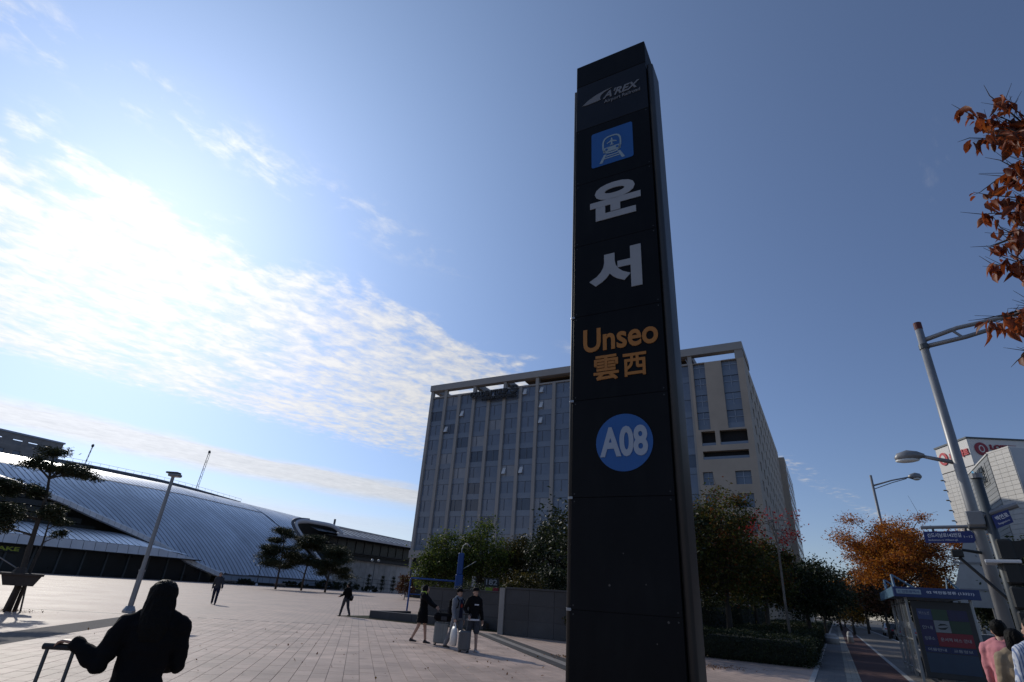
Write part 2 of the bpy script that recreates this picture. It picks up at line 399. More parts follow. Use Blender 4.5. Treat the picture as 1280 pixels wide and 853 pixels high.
street_strip('pavement', 'walk_paving', -.757, -.003, 0)
street_strip('tactile_strip', 'tactile_paving', 0, .37, .004)
street_strip('cycle_lane', 'lane_red', .373, 1.65, 0)
street_strip('lane_edging', 'kerb', 1.653, 1.80, .004)
street_strip('shelter_pavement', 'pavement_block', 1.803, 4.5, 0)
street_strip('road_kerb', 'kerb', 4.503, 4.70, .008)
street_strip('road', 'asphalt', 4.703, 17.2, -.13)
street_strip('far_kerb', 'kerb', 17.203, 17.4, .008)
street_strip('far_pavement', 'pavement_block', 17.403, 60, 0)
for k in range(18):
    o = MB().box(10.8, k*9-20, -.129, 10.95, k*9-15, -.126).build('lane_marking', 'white_paint'); o.rotation_euler = (0, 0, TH); tag(o, kind='structure')
def plaza_strip(name, m, a0, a1, p0, p1, z=.004):
    o = MB().box(a0, p0, -.1, a1, p1, z).build(name, m); o.rotation_euler = (0, 0, PL); return tag(o, kind='structure')
o = MB().box(-24, 24.6, -.1, -.95, 300, .02).build('garden_bed', 'ivy'); o.rotation_euler = (0, 0, TH); tag(o, kind='structure')
plaza_strip('dark_paving_band', 'dark_paver', 4, 26.7, 7.1, 8.25, .005)
plaza_strip('dark_paving_strip', 'granite_dark', 8, 26.6, -5.62, -5.3, .016)
plaza_strip('light_paving_strip', 'granite_mid', 8, 26.5, -5.92, -5.62, .010)
plaza_strip('dark_paving_edge', 'granite_dark', 8, 26.4, -6.25, -5.92, .016)
plaza_strip('drain_channel', 'drain', 26.75, 26.87, -4.5, 30, .005)
# paving slabs one by one where they can be told apart
cm = cam.matrix_world.inverted()
def project(p):
    q = cm @ Vector(p)
    return None if q.z > -.1 else (640+FPX*q.x/-q.z, 426.5-FPX*q.y/-q.z)
slab_me = MB().box(.005, .005, 0, .595, .295, .011).mesh('slab'); slab_me.materials.append(M['slab'])
cells = []
for row in range(-20, 30):
    for k in range(14, 45):
        x0 = k*.6-(.3 if row % 2 == 0 else 0); y0 = row*.3
        if y0 > 6.79 or y0 < -5.25 or x0 > 26.1: continue
        wv = plaza.matrix_basis @ Vector((x0+.3, y0+.15, 0)); q = project(wv)
        if q is None or not (-40 < q[0] < 735 and q[1] < 885): continue
        cells.append((wv.xy.length, x0, y0))
cells.sort()
for D, x0, y0 in cells[:300]:
    shared(slab_me, 'paving_slab', (x0, y0, .001+random.uniform(0, .002)), None, plaza)
mb = MB()
for D, x0, y0 in cells[300:]:
    z = random.uniform(.001, .003); mb.box(x0+.005, y0+.005, z, x0+.595, y0+.295, z+.010)
tag(mb.build('paving_slab_field', 'slab', plaza), kind='stuff')

# ------------------------------------------------------------------ the station pylon sign
def rounded(x0, x1, y0, y1, r, n=5):
    pts = []
    for cx, cy, q0 in ((x1-r, y0+r, -90), (x1-r, y1-r, 0), (x0+r, y1-r, 90), (x0+r, y0+r, 180)):
        for i in range(n+1):
            q = R(q0+90*i/n); pts.append((cx+r*math.cos(q), cy+r*math.sin(q)))
    return pts
def build_pylon():
    t = thing('pylon_sign', 'tall black station pylon sign with Korean lettering and blue A08 disc', 'pylon sign', (.673, 5.254, 0), TH)
    W = .975
    MB().box(.004, .004, .05, W-.004, .34, 8.44).build('core', 'pylon_core', t)
    MB().bbox(-.16, -.10, 0, W+.16, .46, .14, .015).build('base_plinth', 'concrete', t)
    MB().bbox(0, -.016, 8.075, W, .345, 8.49, .006).build('cap', 'black_panel', t)
    zs = [.20, .57, 1.52, 2.475, 3.445, 4.42, 5.365, 6.30, 7.23]
    for z0, z1 in zip(zs[:-1], zs[1:]): MB().bbox(.002, -.016, z0+.0022, W-.002, .003, z1-.0022, .0015).build('panel', 'black_panel', t)
    MB().bbox(.002, -.017, 7.234, W-.002, .003, 8.068, .004).build('logo_panel', 'navy_panel', t)
    for x0, x1 in ((-.042, -.003), (W+.003, W+.082)):
        MB().vprism(rounded(x0, x1, .004, .36, min(.034, (x1-x0)*.45)), .02, 8.03).build('side_column', 'alu_dark', t, True)
    for z in (1.52, 2.475, 3.445, 4.42): MB().bbox(-.03, -.022, z-.012, .016, .004, z+.012, .003).build('bracket', 'alu', t)
    for z0, z1 in zip(zs[:-1], zs[1:]):
        for px in (.035, W-.035):
            for pz in (z0+.035, z1-.035): MB().disc((px, pz), .007, -.0185, -.0155, 8).build('screw', 'alu_dark', t)
    for px, pz, r_ in ((.5, 1.99, .006), (.37, 1.73, .010), (.69, 1.75, .006), (.86, 1.48, .010), (.76, 1.32, .006)): MB().disc((px, pz), r_, -.0175, -.0155, 9).build('sticker_mark', 'sticker', t)
    y = -.0205
    obj('lettering', fit(text('운', 1, .045), .20, .82, 5.66, 6.19, y), 'letter_grey', t)
    obj('lettering', fit(text('서', 1, .045), .19, .79, 4.67, 5.20, y), 'letter_grey', t)
    obj('lettering', fit(text('Unseo', 1, .022), .12, .92, 3.965, 4.24, y), 'letter_orange', t)
    obj('lettering', fit(text('雲', 1, .02), .235, .505, 3.63, 3.91, y), 'letter_orange', t)
    obj('lettering', fit(text('西', 1, .02), .55, .79, 3.64, 3.89, y), 'letter_orange', t)
    d = MB().disc((.535, 2.98), .278, -.020, -.0155, 56).build('route_disc', 'sign_blue', t)
    obj('route_number', fit(text('A08', 1, .035), .30, .765, 2.84, 3.135, -.0225), 'digit_light', d)
    # railway emblem
    sw = [(.09,7.668),(.17,7.660),(.30,7.664),(.355,7.672),(.343,7.705),(.355,7.745),(.40,7.785),(.52,7.828),(.40,7.815),(.28,7.785),(.17,7.735)]
    MB().prism(sw, y-.003, y+.003).build('emblem_swoosh', 'letter_dim', t)
    obj('lettering', fit(text("A'REX", 1, .03, shear=.35), .38, .885, 7.66, 7.79, y), 'letter_dim', t)
    obj('lettering', fit(text('Airport Railroad', 1, .01), .40, .885, 7.56, 7.635, y), 'letter_dim', t)
    # train pictogram on a blue tile
    bl = MB().prism([(x, z) for x, z in rounded(.22, .76, 6.505, 7.085, .03)], -.020, -.0155).build('pictogram_tile', 'sign_blue', t)
    y0, y1 = -.0235, -.020
    def ringp(out, inn, nm, m):
        mb = MB(); n = len(out)
        mb.add([(x, y0, z) for x, z in out]+[(x, y0, z) for x, z in inn], [(i, (i+1) % n, n+(i+1) % n, n+i) for i in range(n)])
        mb.build(nm, m, bl)
    def body(e):
        P = []
        for i in range(24):
            q = 2*math.pi*i/24; c, s = math.cos(q), math.sin(q)
            k = 1/((abs(c)**3+abs(s)**3)**(1/3)); P.append((.49+c*k*(.125-e), 6.815+s*k*(.15-e)))
        return P
    ringp(body(0), body(.022), 'pictogram_train', 'sign_light')
    MB().prism([(.375,6.70),(.605,6.70),(.60,6.775),(.38,6.775)], y0, y1).build('pictogram_nose', 'sign_light', bl)
    for cx in (.42, .56): MB().disc((cx, 6.742), .018, y0-.002, y0, 12).build('pictogram_lamp', 'sign_blue', bl)
    for s in (-1, 1): MB().prism([(.49+s*a, z) for a, z in ((.07, 6.665), (.105, 6.665), (.165, 6.54), (.125, 6.54))][::s], y0, y1).build('pictogram_rail', 'sign_light', bl)
    for z, w in ((6.60, .10), (6.635, .08)): MB().box(.49-w, y0, z-.008, .49+w, y1, z+.008).build('pictogram_sleeper', 'sign_light', bl)
    pl = [(.49,6.925),(.501,6.90),(.501,6.878),(.555,6.848),(.555,6.836),(.501,6.852),(.499,6.815),(.515,6.802),(.515,6.794),(.49,6.80)]
    pl = pl+[(.98-x, z) for x, z in pl[-2:0:-1]]
    MB().prism(pl[::-1], y0, y1).build('pictogram_plane', 'sign_light', bl)
def weather(m, streak):
    # rain streaks and dust: vertical noise that only changes gloss and a thin grey film
    t = m.node_tree; b = t.nodes['Principled BSDF']; co = N(t, 'ShaderNodeTexCoord'); mp = N(t, 'ShaderNodeMapping'); mp.inputs['Scale'].default_value = (5, 5, 1.3); t.links.new(co.outputs['Object'], mp.inputs[0])
    nz = N(t, 'ShaderNodeTexNoise'); nz.inputs['Scale'].default_value = 1.6; nz.inputs['Detail'].default_value = 7; t.links.new(mp.outputs[0], nz.inputs['Vector'])
    mr = N(t, 'ShaderNodeMapRange'); t.links.new(nz.outputs['Fac'], mr.inputs['Value']); mr.inputs['From Min'].default_value = .5; mr.inputs['From Max'].default_value = .8; mr.inputs['To Min'].default_value = 0; mr.inputs['To Max'].default_value = streak
    mx = N(t, 'ShaderNodeMix', data_type='RGBA'); t.links.new(mr.outputs[0], mx.inputs['Factor']); t.links.new(b.inputs['Base Color'].links[0].from_socket, mx.inputs['A']); mx.inputs['B'].default_value = (.09, .09, .085, 1); t.links.new(mx.outputs['Result'], b.inputs['Base Color'])
weather(M['black_panel'], .035); weather(M['navy_panel'], .03)
build_pylon()

# ------------------------------------------------------------------ walls with real openings
def holed(mb, u0, u1, z0, z1, d0, d1, holes, axis='x'):
    us = sorted({u0, u1, *[h[0] for h in holes], *[h[1] for h in holes]}); zs = sorted({z0, z1, *[h[2] for h in holes], *[h[3] for h in holes]})
    us = [u for u in us if u0 <= u <= u1]; zs = [z for z in zs if z0 <= z <= z1]
    for a, b in zip(us[:-1], us[1:]):
        run = None
        for c, d in zip(zs[:-1], zs[1:]):
            um, zm = (a+b)/2, (c+d)/2
            solid = not any(h[0] < um < h[1] and h[2] < zm < h[3] for h in holes)
            if solid and run is None: run = c
            if (not solid or d == zs[-1]) and run is not None:
                e = d if solid else c
                if axis == 'x': mb.box(a, d0, run, b, d1, e)
                else: mb.box(d0, a, run, d1, b, e)
                run = None
    return mb
# ------------------------------------------------------------------ the hotel
def build_hotel():
    t = thing('hotel_building', 'large grey hotel block with vertical piers and glass bays behind the plaza trees', 'building', (-17.5, 115.6, 0), TH)
    W, DP = 66., 70.
    MB().box(.35, .75, .05, W-.4, DP-.3, 40.3).build('core', 'dark_void', t)  # dark filler box, added so no light leaks through the facade
    piers = [.42+3.78*k for k in range(16)]
    zf = [8.55+3.2*k for k in range(11)]          # floor lines up to 40.55
    for i, x in enumerate(piers):
        w = .34
        MB().box(x-w, -.16, 8.5, x+w, .55, 42.2 if i % 2 == 1 or i == 0 else 40.55).build('pier', 'hotel_frame', t)
    pane = MB().box(0, .30, .0, 3.10, .36, 2.10).mesh('window_pane'); pane.materials.append(M['glass_vision'])
    pane_b = pane.copy(); pane_b.materials.clear(); pane_b.materials.append(M['glass_blind']); pane_d = pane.copy(); pane_d.materials.clear(); pane_d.materials.append(M['glass_dark'])
    spa = MB().box(0, .22, 0, 3.10, .36, 1.06).mesh('spandrel_panel'); spa.materials.append(M['glass_spandrel'])
    mu = MB().box(-.04, .2, 0, .04, .32, 2.10).mesh('mullion'); mu.materials.append(M['mullion'])
    vent = MB().add([(0, .29, .2), (.7, .29, .2), (.7, .29, 1.4), (0, .29, 1.4), (0, -.25, .15), (.7, -.25, .15)], [(0,1,2,3),(4,5,2,3),(0,4,3),(1,5,2),(0,1,5,4)]).mesh('vent'); vent.materials.append(M['vent_white'])
    openv = {(1, 7), (2, 8), (4, 9), (6, 9), (7, 9), (7, 8), (7, 7), (6, 4), (5, 4), (12, 8), (10, 6)}
    for i in range(15):
        for k in range(10):
            x = piers[i]+.34
            shared(spa, 'spandrel_panel', (x, 0, zf[k]+.02), None, t)
            p = shared(random.choices((pane, pane_b, pane_d), (.72, .12, .16))[0], 'window_pane', (x, random.uniform(-.02, .02), zf[k]+1.09), None, t, rz=random.uniform(-.012, .012))
            shared(mu, 'mullion', (1.55 if k % 2 else 1.05, 0, 0), None, p)
            if (i, k) in openv: shared(vent, 'open_vent', (.25, 0, .3), None, p)
    MB().box(-.02, -.40, 7.1, 57.0, .5, 8.5).build('base_band', 'hotel_frame', t)
    MB().box(0, .0, 40.57, 57.2, .4, 40.9).build('parapet', 'hotel_frame', t)
    # open roof frame: front beam, back beam, cross beams, soffit slab
    MB().box(-.05, -.45, 42.2, W+.05, 1.0, 43.6).build('roof_beam', 'hotel_frame', t)
    MB().box(-.05, 9.0, 42.2, W, 10.2, 43.55).build('roof_beam', 'hotel_frame', t)
    for x in (0., 10.8, 18.2, 25.8, 33.3, 41, 48.6, 56.2, 64.8):
        MB().box(x, 1.0, 42.3, x+1.1, 9.0, 43.5).build('roof_cross_beam', 'hotel_frame', t)
        MB().box(x, 9.1, 40.35, x+1.0, 10.1, 42.2).build('roof_post', 'hotel_frame', t)
    MB().box(23.5, 1.0, 42.05, 56.2, 9.0, 42.25).build('roof_soffit', 'soffit', t)
    MB().box(23.0, 10.25, 40.3, 57, 30, 43.2).build('plant_room', 'hotel_stone', t)
    # stone end with glass strips, loggias and windows
    hol = []
    for x0, x1 in ((57.6, 59.6), (62.35, 64.9)): hol.append((x0, x1, 28.5, 40.5))
    log = [(58.0, 60.2, 25.8, 28.2), (60.9, 65.1, 25.8, 28.2), (58.0, 61.3, 23.5, 24.85), (61.3, 65.0, 23.5, 24.85)]
    hol += log
    win = []
    for z in (19.4, 15.9, 12.4, 8.9): win += [(57.7, 59.25, z, z+2.1), (62.6, 64.9, z, z+2.1)]
    hol += win
    holed(MB(), 57.15, W, 0, 40.6, -.30, .7, hol).build('stone_wall', 'hotel_stone', t)
    for x0, x1 in ((57.6, 59.6), (62.35, 64.9)):
        for k in range(4):
            z = 28.5+k*3.1
            MB().box(x0, .1, z+.03, x1, .2, z+1.0).build('spandrel_panel', 'glass_spandrel', t)
            p = MB().box(x0, .22, z+1.0, x1, .3, z+3.06).build('window_pane', 'glass_vision', t)
            MB().box((x0+x1)/2-.05, .12, z+1.0, (x0+x1)/2+.05, .22, z+3.06).box(x0, .12, z+1.95, x1, .22, z+2.05).build('mullion', 'edge_blue', p)
    for a, b, z0, z1 in win:
        p = MB().box(a, .1, z0, b, .16, z1).build('window_pane', 'glass_vision', t)
        MB().box((a+b)/2-.05, .0, z0, (a+b)/2+.05, .1, z1).box(a, .0, z0+1.2, b, .1, z0+1.28).build('mullion', 'edge_blue', p)
    for a, b, z0, z1 in log:
        MB().box(a, -.2, z0, b, -.14, z0+.45).build('loggia_rail', 'glass_spandrel', t)
    # right flank along the street
    hol = []; wn = []
    for i in range(11):
        for k in range(11):
            y = 5+i*5.9; z = 7+k*3.1; wn.append((y, y+2.2, z, z+1.7))
    MB().box(W-1.3, -.32, 40.6, W-.02, .8, 42.2).build('roof_post', 'hotel_frame', t)
    holed(MB(), .72, DP, 0, 41.4, W-.35, W, wn, 'y').build('flank_wall', 'hotel_stone', t)
    for a, b, z0, z1 in wn: MB().box(W-.3, a, z0, W-.2, b, z1).build('window_pane', 'glass_vision', t)
    MB().box(W-1.2, 1.02, 42.25, W+.04, 9, 43.58).build('roof_beam', 'hotel_frame', t)
    MB().box(48, DP+.1, 0, W+1.4, DP+38, 40.0).build('rear_block', 'hotel_stone', t)
    for k in range(11):
        for i in range(5): MB().box(W+1.38, DP+3+i*7, 6+k*3.1, W+1.45, DP+7.5+i*7, 7.8+k*3.1).build('window_pane', 'glass_vision', t)
    # podium
    MB().box(.2, .4, .05, 57, .8, 7.1).build('podium_glass', 'shop_glass', t)
    for x in piers: MB().box(x-.3, -.1, 0, x+.3, .42, 7.1).build('podium_column', 'hotel_frame', t)
    s = MB().box(1.2, -.55, 3.3, 8.6, -.2, 5.1).build('shop_sign', 'sign_blue', t); s.data.materials[0] = mat('shop_board', (.02, .03, .07), .5)
    obj('lettering', fit(text('해우소사랑방', 1, .03, ext=.02), 1.6, 8.2, 3.6, 4.8, -.6), 'white_letter', s)
    # roof sign in black letters
    obj('roof_lettering', fit(text('GOLDEN TULIP', 1, .05, ext=.15), 11.2, 20.4, 39.3, 40.5, -.75), 'black_letter', t)
    obj('roof_lettering', fit(text('INCHEON AIRPORT HOTEL', 1, .06, ext=.15), 14.2, 22.6, 38.45, 39.0, -.75), 'black_letter', t)
    obj('roof_emblem', fit(text('S', 1, .04, ext=.15), 21.0, 22.7, 39.2, 41.0, -.75), 'black_letter', t)
    MB().box(11.2, -.6, 39.05, 22.7, -.5, 39.2).box(14.2, -.6, 38.3, 22.6, -.5, 38.4).build('sign_rail', 'black_letter', t)
build_hotel()

# ------------------------------------------------------------------ the railway station
ST = thing('station_building', 'long railway station with ribbed silver vaulted roof along the far plaza edge', 'station', (-82, 99, 0), R(60))
def lerp(x, xs, ys): return float(np.interp(x, xs, ys))
def Hr(s): return lerp(s, [-60, -40, 0, 20, 36, 61, 93, 143, 180], [21., 21.3, 21.9, 22.3, 22.3, 21.2, 19.8, 18.9, 18.4])
SW = ([-45, -20, -3, 2, 7.6, 13.4, 19.6, 26, 33, 39, 42, 80], [24, 19.2, 15.8, 14.6, 13.3, 11.2, 9.2, 6.9, 4.0, 2.2, 1.9, 1.9])
def zE(s): return lerp(s, *SW)
def vault(s0, u, lift=0.):
    d = 30*u; s = s0-1.0*min(d, 13)-.35*max(0, d-13); z = Hr(s)*max(0, 1-(1-u)**2)**.8
    return (s, d-lift*.7, z+lift*.7)
def build_station():
    t = ST
    def start(s0):
        if s0 > 74.6: return .32
        for k in range(400):
            u = .012+k*.0024; p = vault(s0, u)
            if p[2] >= zE(p[0]): return u
        return None
    def strip(sa, sb, lift, nm, m, mb=None):
        ua, ub = start(sa), start(sb)
        if ua is None or ub is None or max(ua, ub) > .96: return
        rows = [(vault(sa, ua+(1-ua)*q, lift), vault(sb, ub+(1-ub)*q, lift)) for q in [(i/24)**1.4 for i in range(25)]]
        own = mb is None; mb = mb or MB()
        mb.add([p for r in rows for p in r], [(2*i, 2*i+1, 2*i+3, 2*i+2) for i in range(24)])
        if own: mb.build(nm, m, t, True)
    s = -16.
    while s < 93:
        strip(s+.09, s+1.0, .14, 'roof_panel', 'roof_metal'); s += 1.08
    mb = MB(); nn = 110
    for i in range(nn): strip(-16+i*109/nn, -16+(i+1)*109/nn, 0, '', None, mb)
    mb.build('roof_deck', 'roof_base', t)
    # cross seams
    for uu in (.58,):
        mb = MB(); pth = []
        for i in range(50):
            p = vault(-10+i*84/49, uu, .2)
            if p[2] > zE(p[0])+.4: pth.append(p)
        mb.tube(pth, .05, 5).build('roof_seam', 'roof_base', t)
    # white sweeping edge in separate panels, then the blue base band
    pts = []
    for i in range(64):
        sx = -30+i*70.5/63; z = zE(sx); u = 1-math.sqrt(max(0, 1-(z/Hr(sx))**1.25)); pts.append(Vector((sx, 30*u-.35, z)))
    for i in range(63):
        a, b = pts[i], pts[i+1]; b = a+(b-a)*.94
        o1, o2, o3, o4 = Vector((0, .1, .45)), Vector((0, -.75, .1)), Vector((0, -.75, -.75)), Vector((0, .7, -.75))
        MB().add([a+o1, b+o1, a+o2, b+o2, a+o3, b+o3, a+o4, b+o4], [(0, 2, 3, 1), (2, 4, 5, 3), (4, 6, 7, 5), (0, 1, 7, 6), (0, 6, 4, 2), (1, 3, 5, 7)]).build('edge_panel', 'edge_white', t)
    for i in range(17):
        x = 40.3+i*2.1; MB().box(x, -.7, .65, x+2.0, .6, 1.75).build('base_panel', 'edge_blue', t)
    MB().box(40, -.3, 0, 76, .5, .62).build('base_plinth', 'dark_cladding', t)
    MB().box(40, -.78, 1.75, 76, .5, 1.95).build('base_rail', 'roof_base', t)
    # recess under the sweep: stepped dark wall
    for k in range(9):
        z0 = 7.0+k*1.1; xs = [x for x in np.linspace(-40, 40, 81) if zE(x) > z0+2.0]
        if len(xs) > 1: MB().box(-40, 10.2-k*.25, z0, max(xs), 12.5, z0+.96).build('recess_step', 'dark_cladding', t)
    MB().box(-45, 29.2, 0, 170, 29.8, 17.5).build('back_wall', 'dark_cladding', t)  # unseen wall added to stop the sun shining through under the vault
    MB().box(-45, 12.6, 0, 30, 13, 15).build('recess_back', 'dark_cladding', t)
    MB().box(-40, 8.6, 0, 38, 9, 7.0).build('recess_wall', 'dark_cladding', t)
    # low canopy: lip panels, ribbed curved roof
    def can(u): return (-1.0+8*u, 5.9+2.4*math.sin(u*1.45))
    for i in range(37):
        x = -40+i*2.0; x1 = min(x+1.9, 33)
        sl = [x > 24 and (x-24)*.16 or 0, x1 > 24 and (x1-24)*.16 or 0]
        if x > 31: break
        MB().add([(x, -1.3, 4.35), (x1, -1.3, 4.35), (x1, -.95, 5.85-sl[1]), (x, -.95, 5.85-sl[0]), (x, -.7, 4.35), (x1, -.7, 4.35), (x1, -.5, 5.85-sl[1]), (x, -.5, 5.85-sl[0])],
            [(0, 1, 2, 3), (4, 7, 6, 5), (0, 4, 5, 1), (3, 2, 6, 7), (0, 3, 7, 4), (1, 5, 6, 2)]).build('canopy_lip_panel', 'edge_white', t)
    for i in range(62):
        x = -40+i*1.16
        if x > 31: break
        P = [can(u) for u in np.linspace(0, 1, 7)]; k = max(0., 1-max(0, x-20)/13)
        mb = MB(); mb.add([q for y, z in P for q in ((x-(y+1)*.25, y, 5.0+(z-5.0)*k), (x+1.0-(y+1)*.25, y, 5.0+(z-5.0)*k))], [(2*j, 2*j+1, 2*j+3, 2*j+2) for j in range(6)])
        mb.build('canopy_panel', 'roof_metal', t, True)
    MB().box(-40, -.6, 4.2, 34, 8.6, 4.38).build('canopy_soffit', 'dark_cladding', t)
    # shop fronts
    MB().box(-40, 2.0, 0, 39, 2.2, 4.2).build('shop_glazing', 'shop_glass', t)
    for i in range(20): MB().box(-40+i*4, 1.7, 0, -39.7+i*4, 2.0, 4.2).build('shop_post', 'steel_dark', t)
    sg = MB().box(-12, 1.2, 3.0, 2.2, 1.5, 4.1).build('shop_sign', 'dark_cladding', t)
    obj('lettering', fit(text('CAFE BAKE', 1, .03, ext=.03), -6.9, 1.6, 3.2, 3.85, 1.12), mat('yellow_letter', (.42, .5, .06), .5, var=0), sg)
    # ridge gutter and rails
    rp = [(s, 30.2, Hr(s)+.15) for s in np.linspace(-40, 150, 40)]
    MB().tube(rp, [(.2, .3)]*40, 6).build('ridge_cap', 'wing_roof', t)
    rp2 = [(s, 31.5, Hr(s)+.85-max(0, s-45)*.03) for s in np.linspace(12, 62, 16)]
    MB().tube(rp2, [(.3, .62)]*16, 5).build('ridge_walkway', 'roof_base', t)
    for i in range(26): x = 12+i*2; MB().tube([(x, 31.4, Hr(x)+1.2-max(0, x-45)*.03), (x, 31.4, Hr(x)+2.1-max(0, x-45)*.03)], .03, 4).build('walkway_post', 'roof_base', t)
    MB().tube([(x, 31.4, Hr(x)+2.1-max(0, x-45)*.03) for x in np.linspace(12, 62, 16)], .03, 4).build('walkway_rail', 'roof_base', t)
    # the lower right wing with white eave
    mb = MB(); ss = np.linspace(71, 170, 30); P = []
    prof = [(6.0, 15.0), (9, 15.9), (14, 17.2), (20, .0), (30, .0)]
    for s in ss:
        row = []
        for d, z in prof: row.append((s, d, z if z else 17.2+(Hr(s)-17.2)*(d-14)/16 if Hr(s) > 17.2 else 17.2-.01*(d-14)))
        P.append(row)
    n = len(prof)
    mb.add([p for r in P for p in r], [(i*n+j, (i+1)*n+j, (i+1)*n+j+1, i*n+j+1) for i in range(len(P)-1) for j in range(n-1)])
    mb.build('wing_roof', 'wing_roof', t)
    for i in range(34): x = 72+i*2.9; MB().tube([(x, d, (z or 17.5)+.08) for d, z in prof[:3]]+[(x, 29, max(Hr(x), 17.2)+.02)], .07, 4).build('wing_seam', 'roof_base', t)
    MB().box(78.5, 5.6, 14.35, 170, 6.1, 15.05).build('eave_fascia', 'edge_white', t)
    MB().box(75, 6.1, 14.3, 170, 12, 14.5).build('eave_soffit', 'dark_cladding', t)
    MB().box(70, 11.0, 10.6, 170, 11.3, 14.3).build('clerestory_glass', 'shop_glass', t)
    for i in range(24): MB().box(72+i*4, 10.8, 10.6, 72.25+i*4, 11.0, 14.3).build('clerestory_post', 'steel_dark', t)
    for k in range(3): MB().box(76, 10.2-k*.5, 9.6+k*.42, 170, 11.2, 9.9+k*.42).build('louvre', 'dark_cladding', t)
    MB().box(76.5, 9.5, 8.6, 170, 11.2, 9.5).build('wing_band', 'dark_cladding', t)
    for i in range(32): x = 74+i*3.0; MB().box(x, 10.4, 0, x+2.92, 10.9, 8.6).build('wing_wall_panel', 'wing_wall', t)
    # white hooked lip where the vault meets the wing
    hk = [(80.5, 6.0, 15.2), (77.5, 7.2, 16.9), (73, 8.3, 17.25), (68.5, 9.2, 17.2), (66, 9.6, 16.6), (65.6, 9.2, 15.4), (67, 8, 13.2), (69.5, 5.8, 10), (72, 3.2, 6.4), (74.3, .8, 2.2)]
    H = []
    for i in range(len(hk)-1):
        for q in (0, .25, .5, .75):
            p0, p1, p2, p3 = [Vector(hk[min(max(i+j, 0), len(hk)-1)]) for j in (-1, 0, 1, 2)]
            H.append(.5*((2*p1)+(-p0+p2)*q+(2*p0-5*p1+4*p2-p3)*q*q+(-p0+3*p1-3*p2+p3)*q**3))
    H.append(Vector(hk[-1]))
    MB().tube(H, [(.55, .55) if i < 12 else (.55-.006*(i-12), .8) for i in range(len(H))], 8).build('lip', 'edge_white', t, True)
    MB().tube([p+Vector((-1.1, .2, .35)) for p in H[10:]], [(.3, .5)]*len(H[10:]), 6).build('lip_gutter', 'roof_base', t, True)
    fn = MB(); base = [H[i] for i in range(2, len(H), 2)]; c = Vector((79, 10.6, 9))
    fn.add([p for p in base]+[p+(c-p)*.45+Vector((0, 1.5, 0)) for p in base], [(i, i+1, len(base)+i+1, len(base)+i) for i in range(len(base)-1)])
    fn.build('funnel_lining', 'dark_cladding', t)
    MB().add([tuple(p+(c-p)*.45+Vector((0, 1.5, 0))) for p in base], [tuple(range(len(base)))]).build('funnel_glass', 'shop_glass', t)
    MB().tube([(86, 16, 17.9), (86, 16, 20.2)], .35, 6).build('roof_vent', 'roof_base', t)
build_station()
def mast(loc, h, lean, label, r):
    t = thing('lattice_mast', label, 'mast', loc, R(60))
    n = max(6, int(h/1.2)); w = r
    for sx, sy in ((-1, -1), (1, -1), (0, 1)):
        MB().tube([(sx*w+lean*q*h, sy*w, q*h) for q in np.linspace(0, 1, 4)], .06, 4).build('chord', 'steel_dark', t)
    mb = MB()
    for i in range(n):
        a, b = i/n*h, (i+1)/n*h; s = 1 if i % 2 else -1
        mb.tube([(-w*s+lean*a, -w, a), (w*s+lean*b, -w, b)], .04, 3); mb.tube([(w*s+lean*a, -w, a), (lean*b, w, b)], .04, 3)
    mb.build('lacing', 'steel_dark', t)
    MB().ell((lean*h, 0, h), (.4, .4, .5), 6, 4).build('mast_head', 'steel_dark', t)
mast((-92.4, 166.0, 0), 36.0, .05, 'tall thin lattice mast rising behind the station roof ridge', .28)
mast((-116.5, 151.5, 0), 32.4, .03, 'short thin antenna mast behind the roof above the pine', .10)
def far_block():
    t = thing('far_building', 'grey concrete block with open window gaps behind the station roof', 'building', (-145.2, 178.2, 0), R(60))
    hl = []
    for i, x in enumerate((-9.2, -13.2, -19.5, -25)): hl.append((x, x+(2.6 if i < 2 else 3.6), 34.3, 35.8))
    lo = [(-12+i*-4.2, -10+i*-4.2, 31, 32.6) for i in range(5)]
    holed(MB(), -46, 0, 0, 37.4, 0, .6, hl+lo).build('wall', 'concrete', t)
    holed(MB(), -46, -.02, 33.2, 37.4, 12, 12.6, hl).build('back_wall', 'concrete', t)
    MB().box(-46, .62, 32.6, -.05, 12, 33.1).build('roof_slab', 'concrete', t)
    MB().box(-46.3, -.3, 37.4, .3, 1.0, 37.9).build('coping', 'edge_blue', t)
    MB().box(-.6, .62, 0, 0, 12, 37.38).build('end_wall', 'concrete', t)
    for a, b, z0, z1 in lo: MB().box(a, .4, z0, b, .5, z1).build('window_pane', 'glass_vision', t)
far_block()

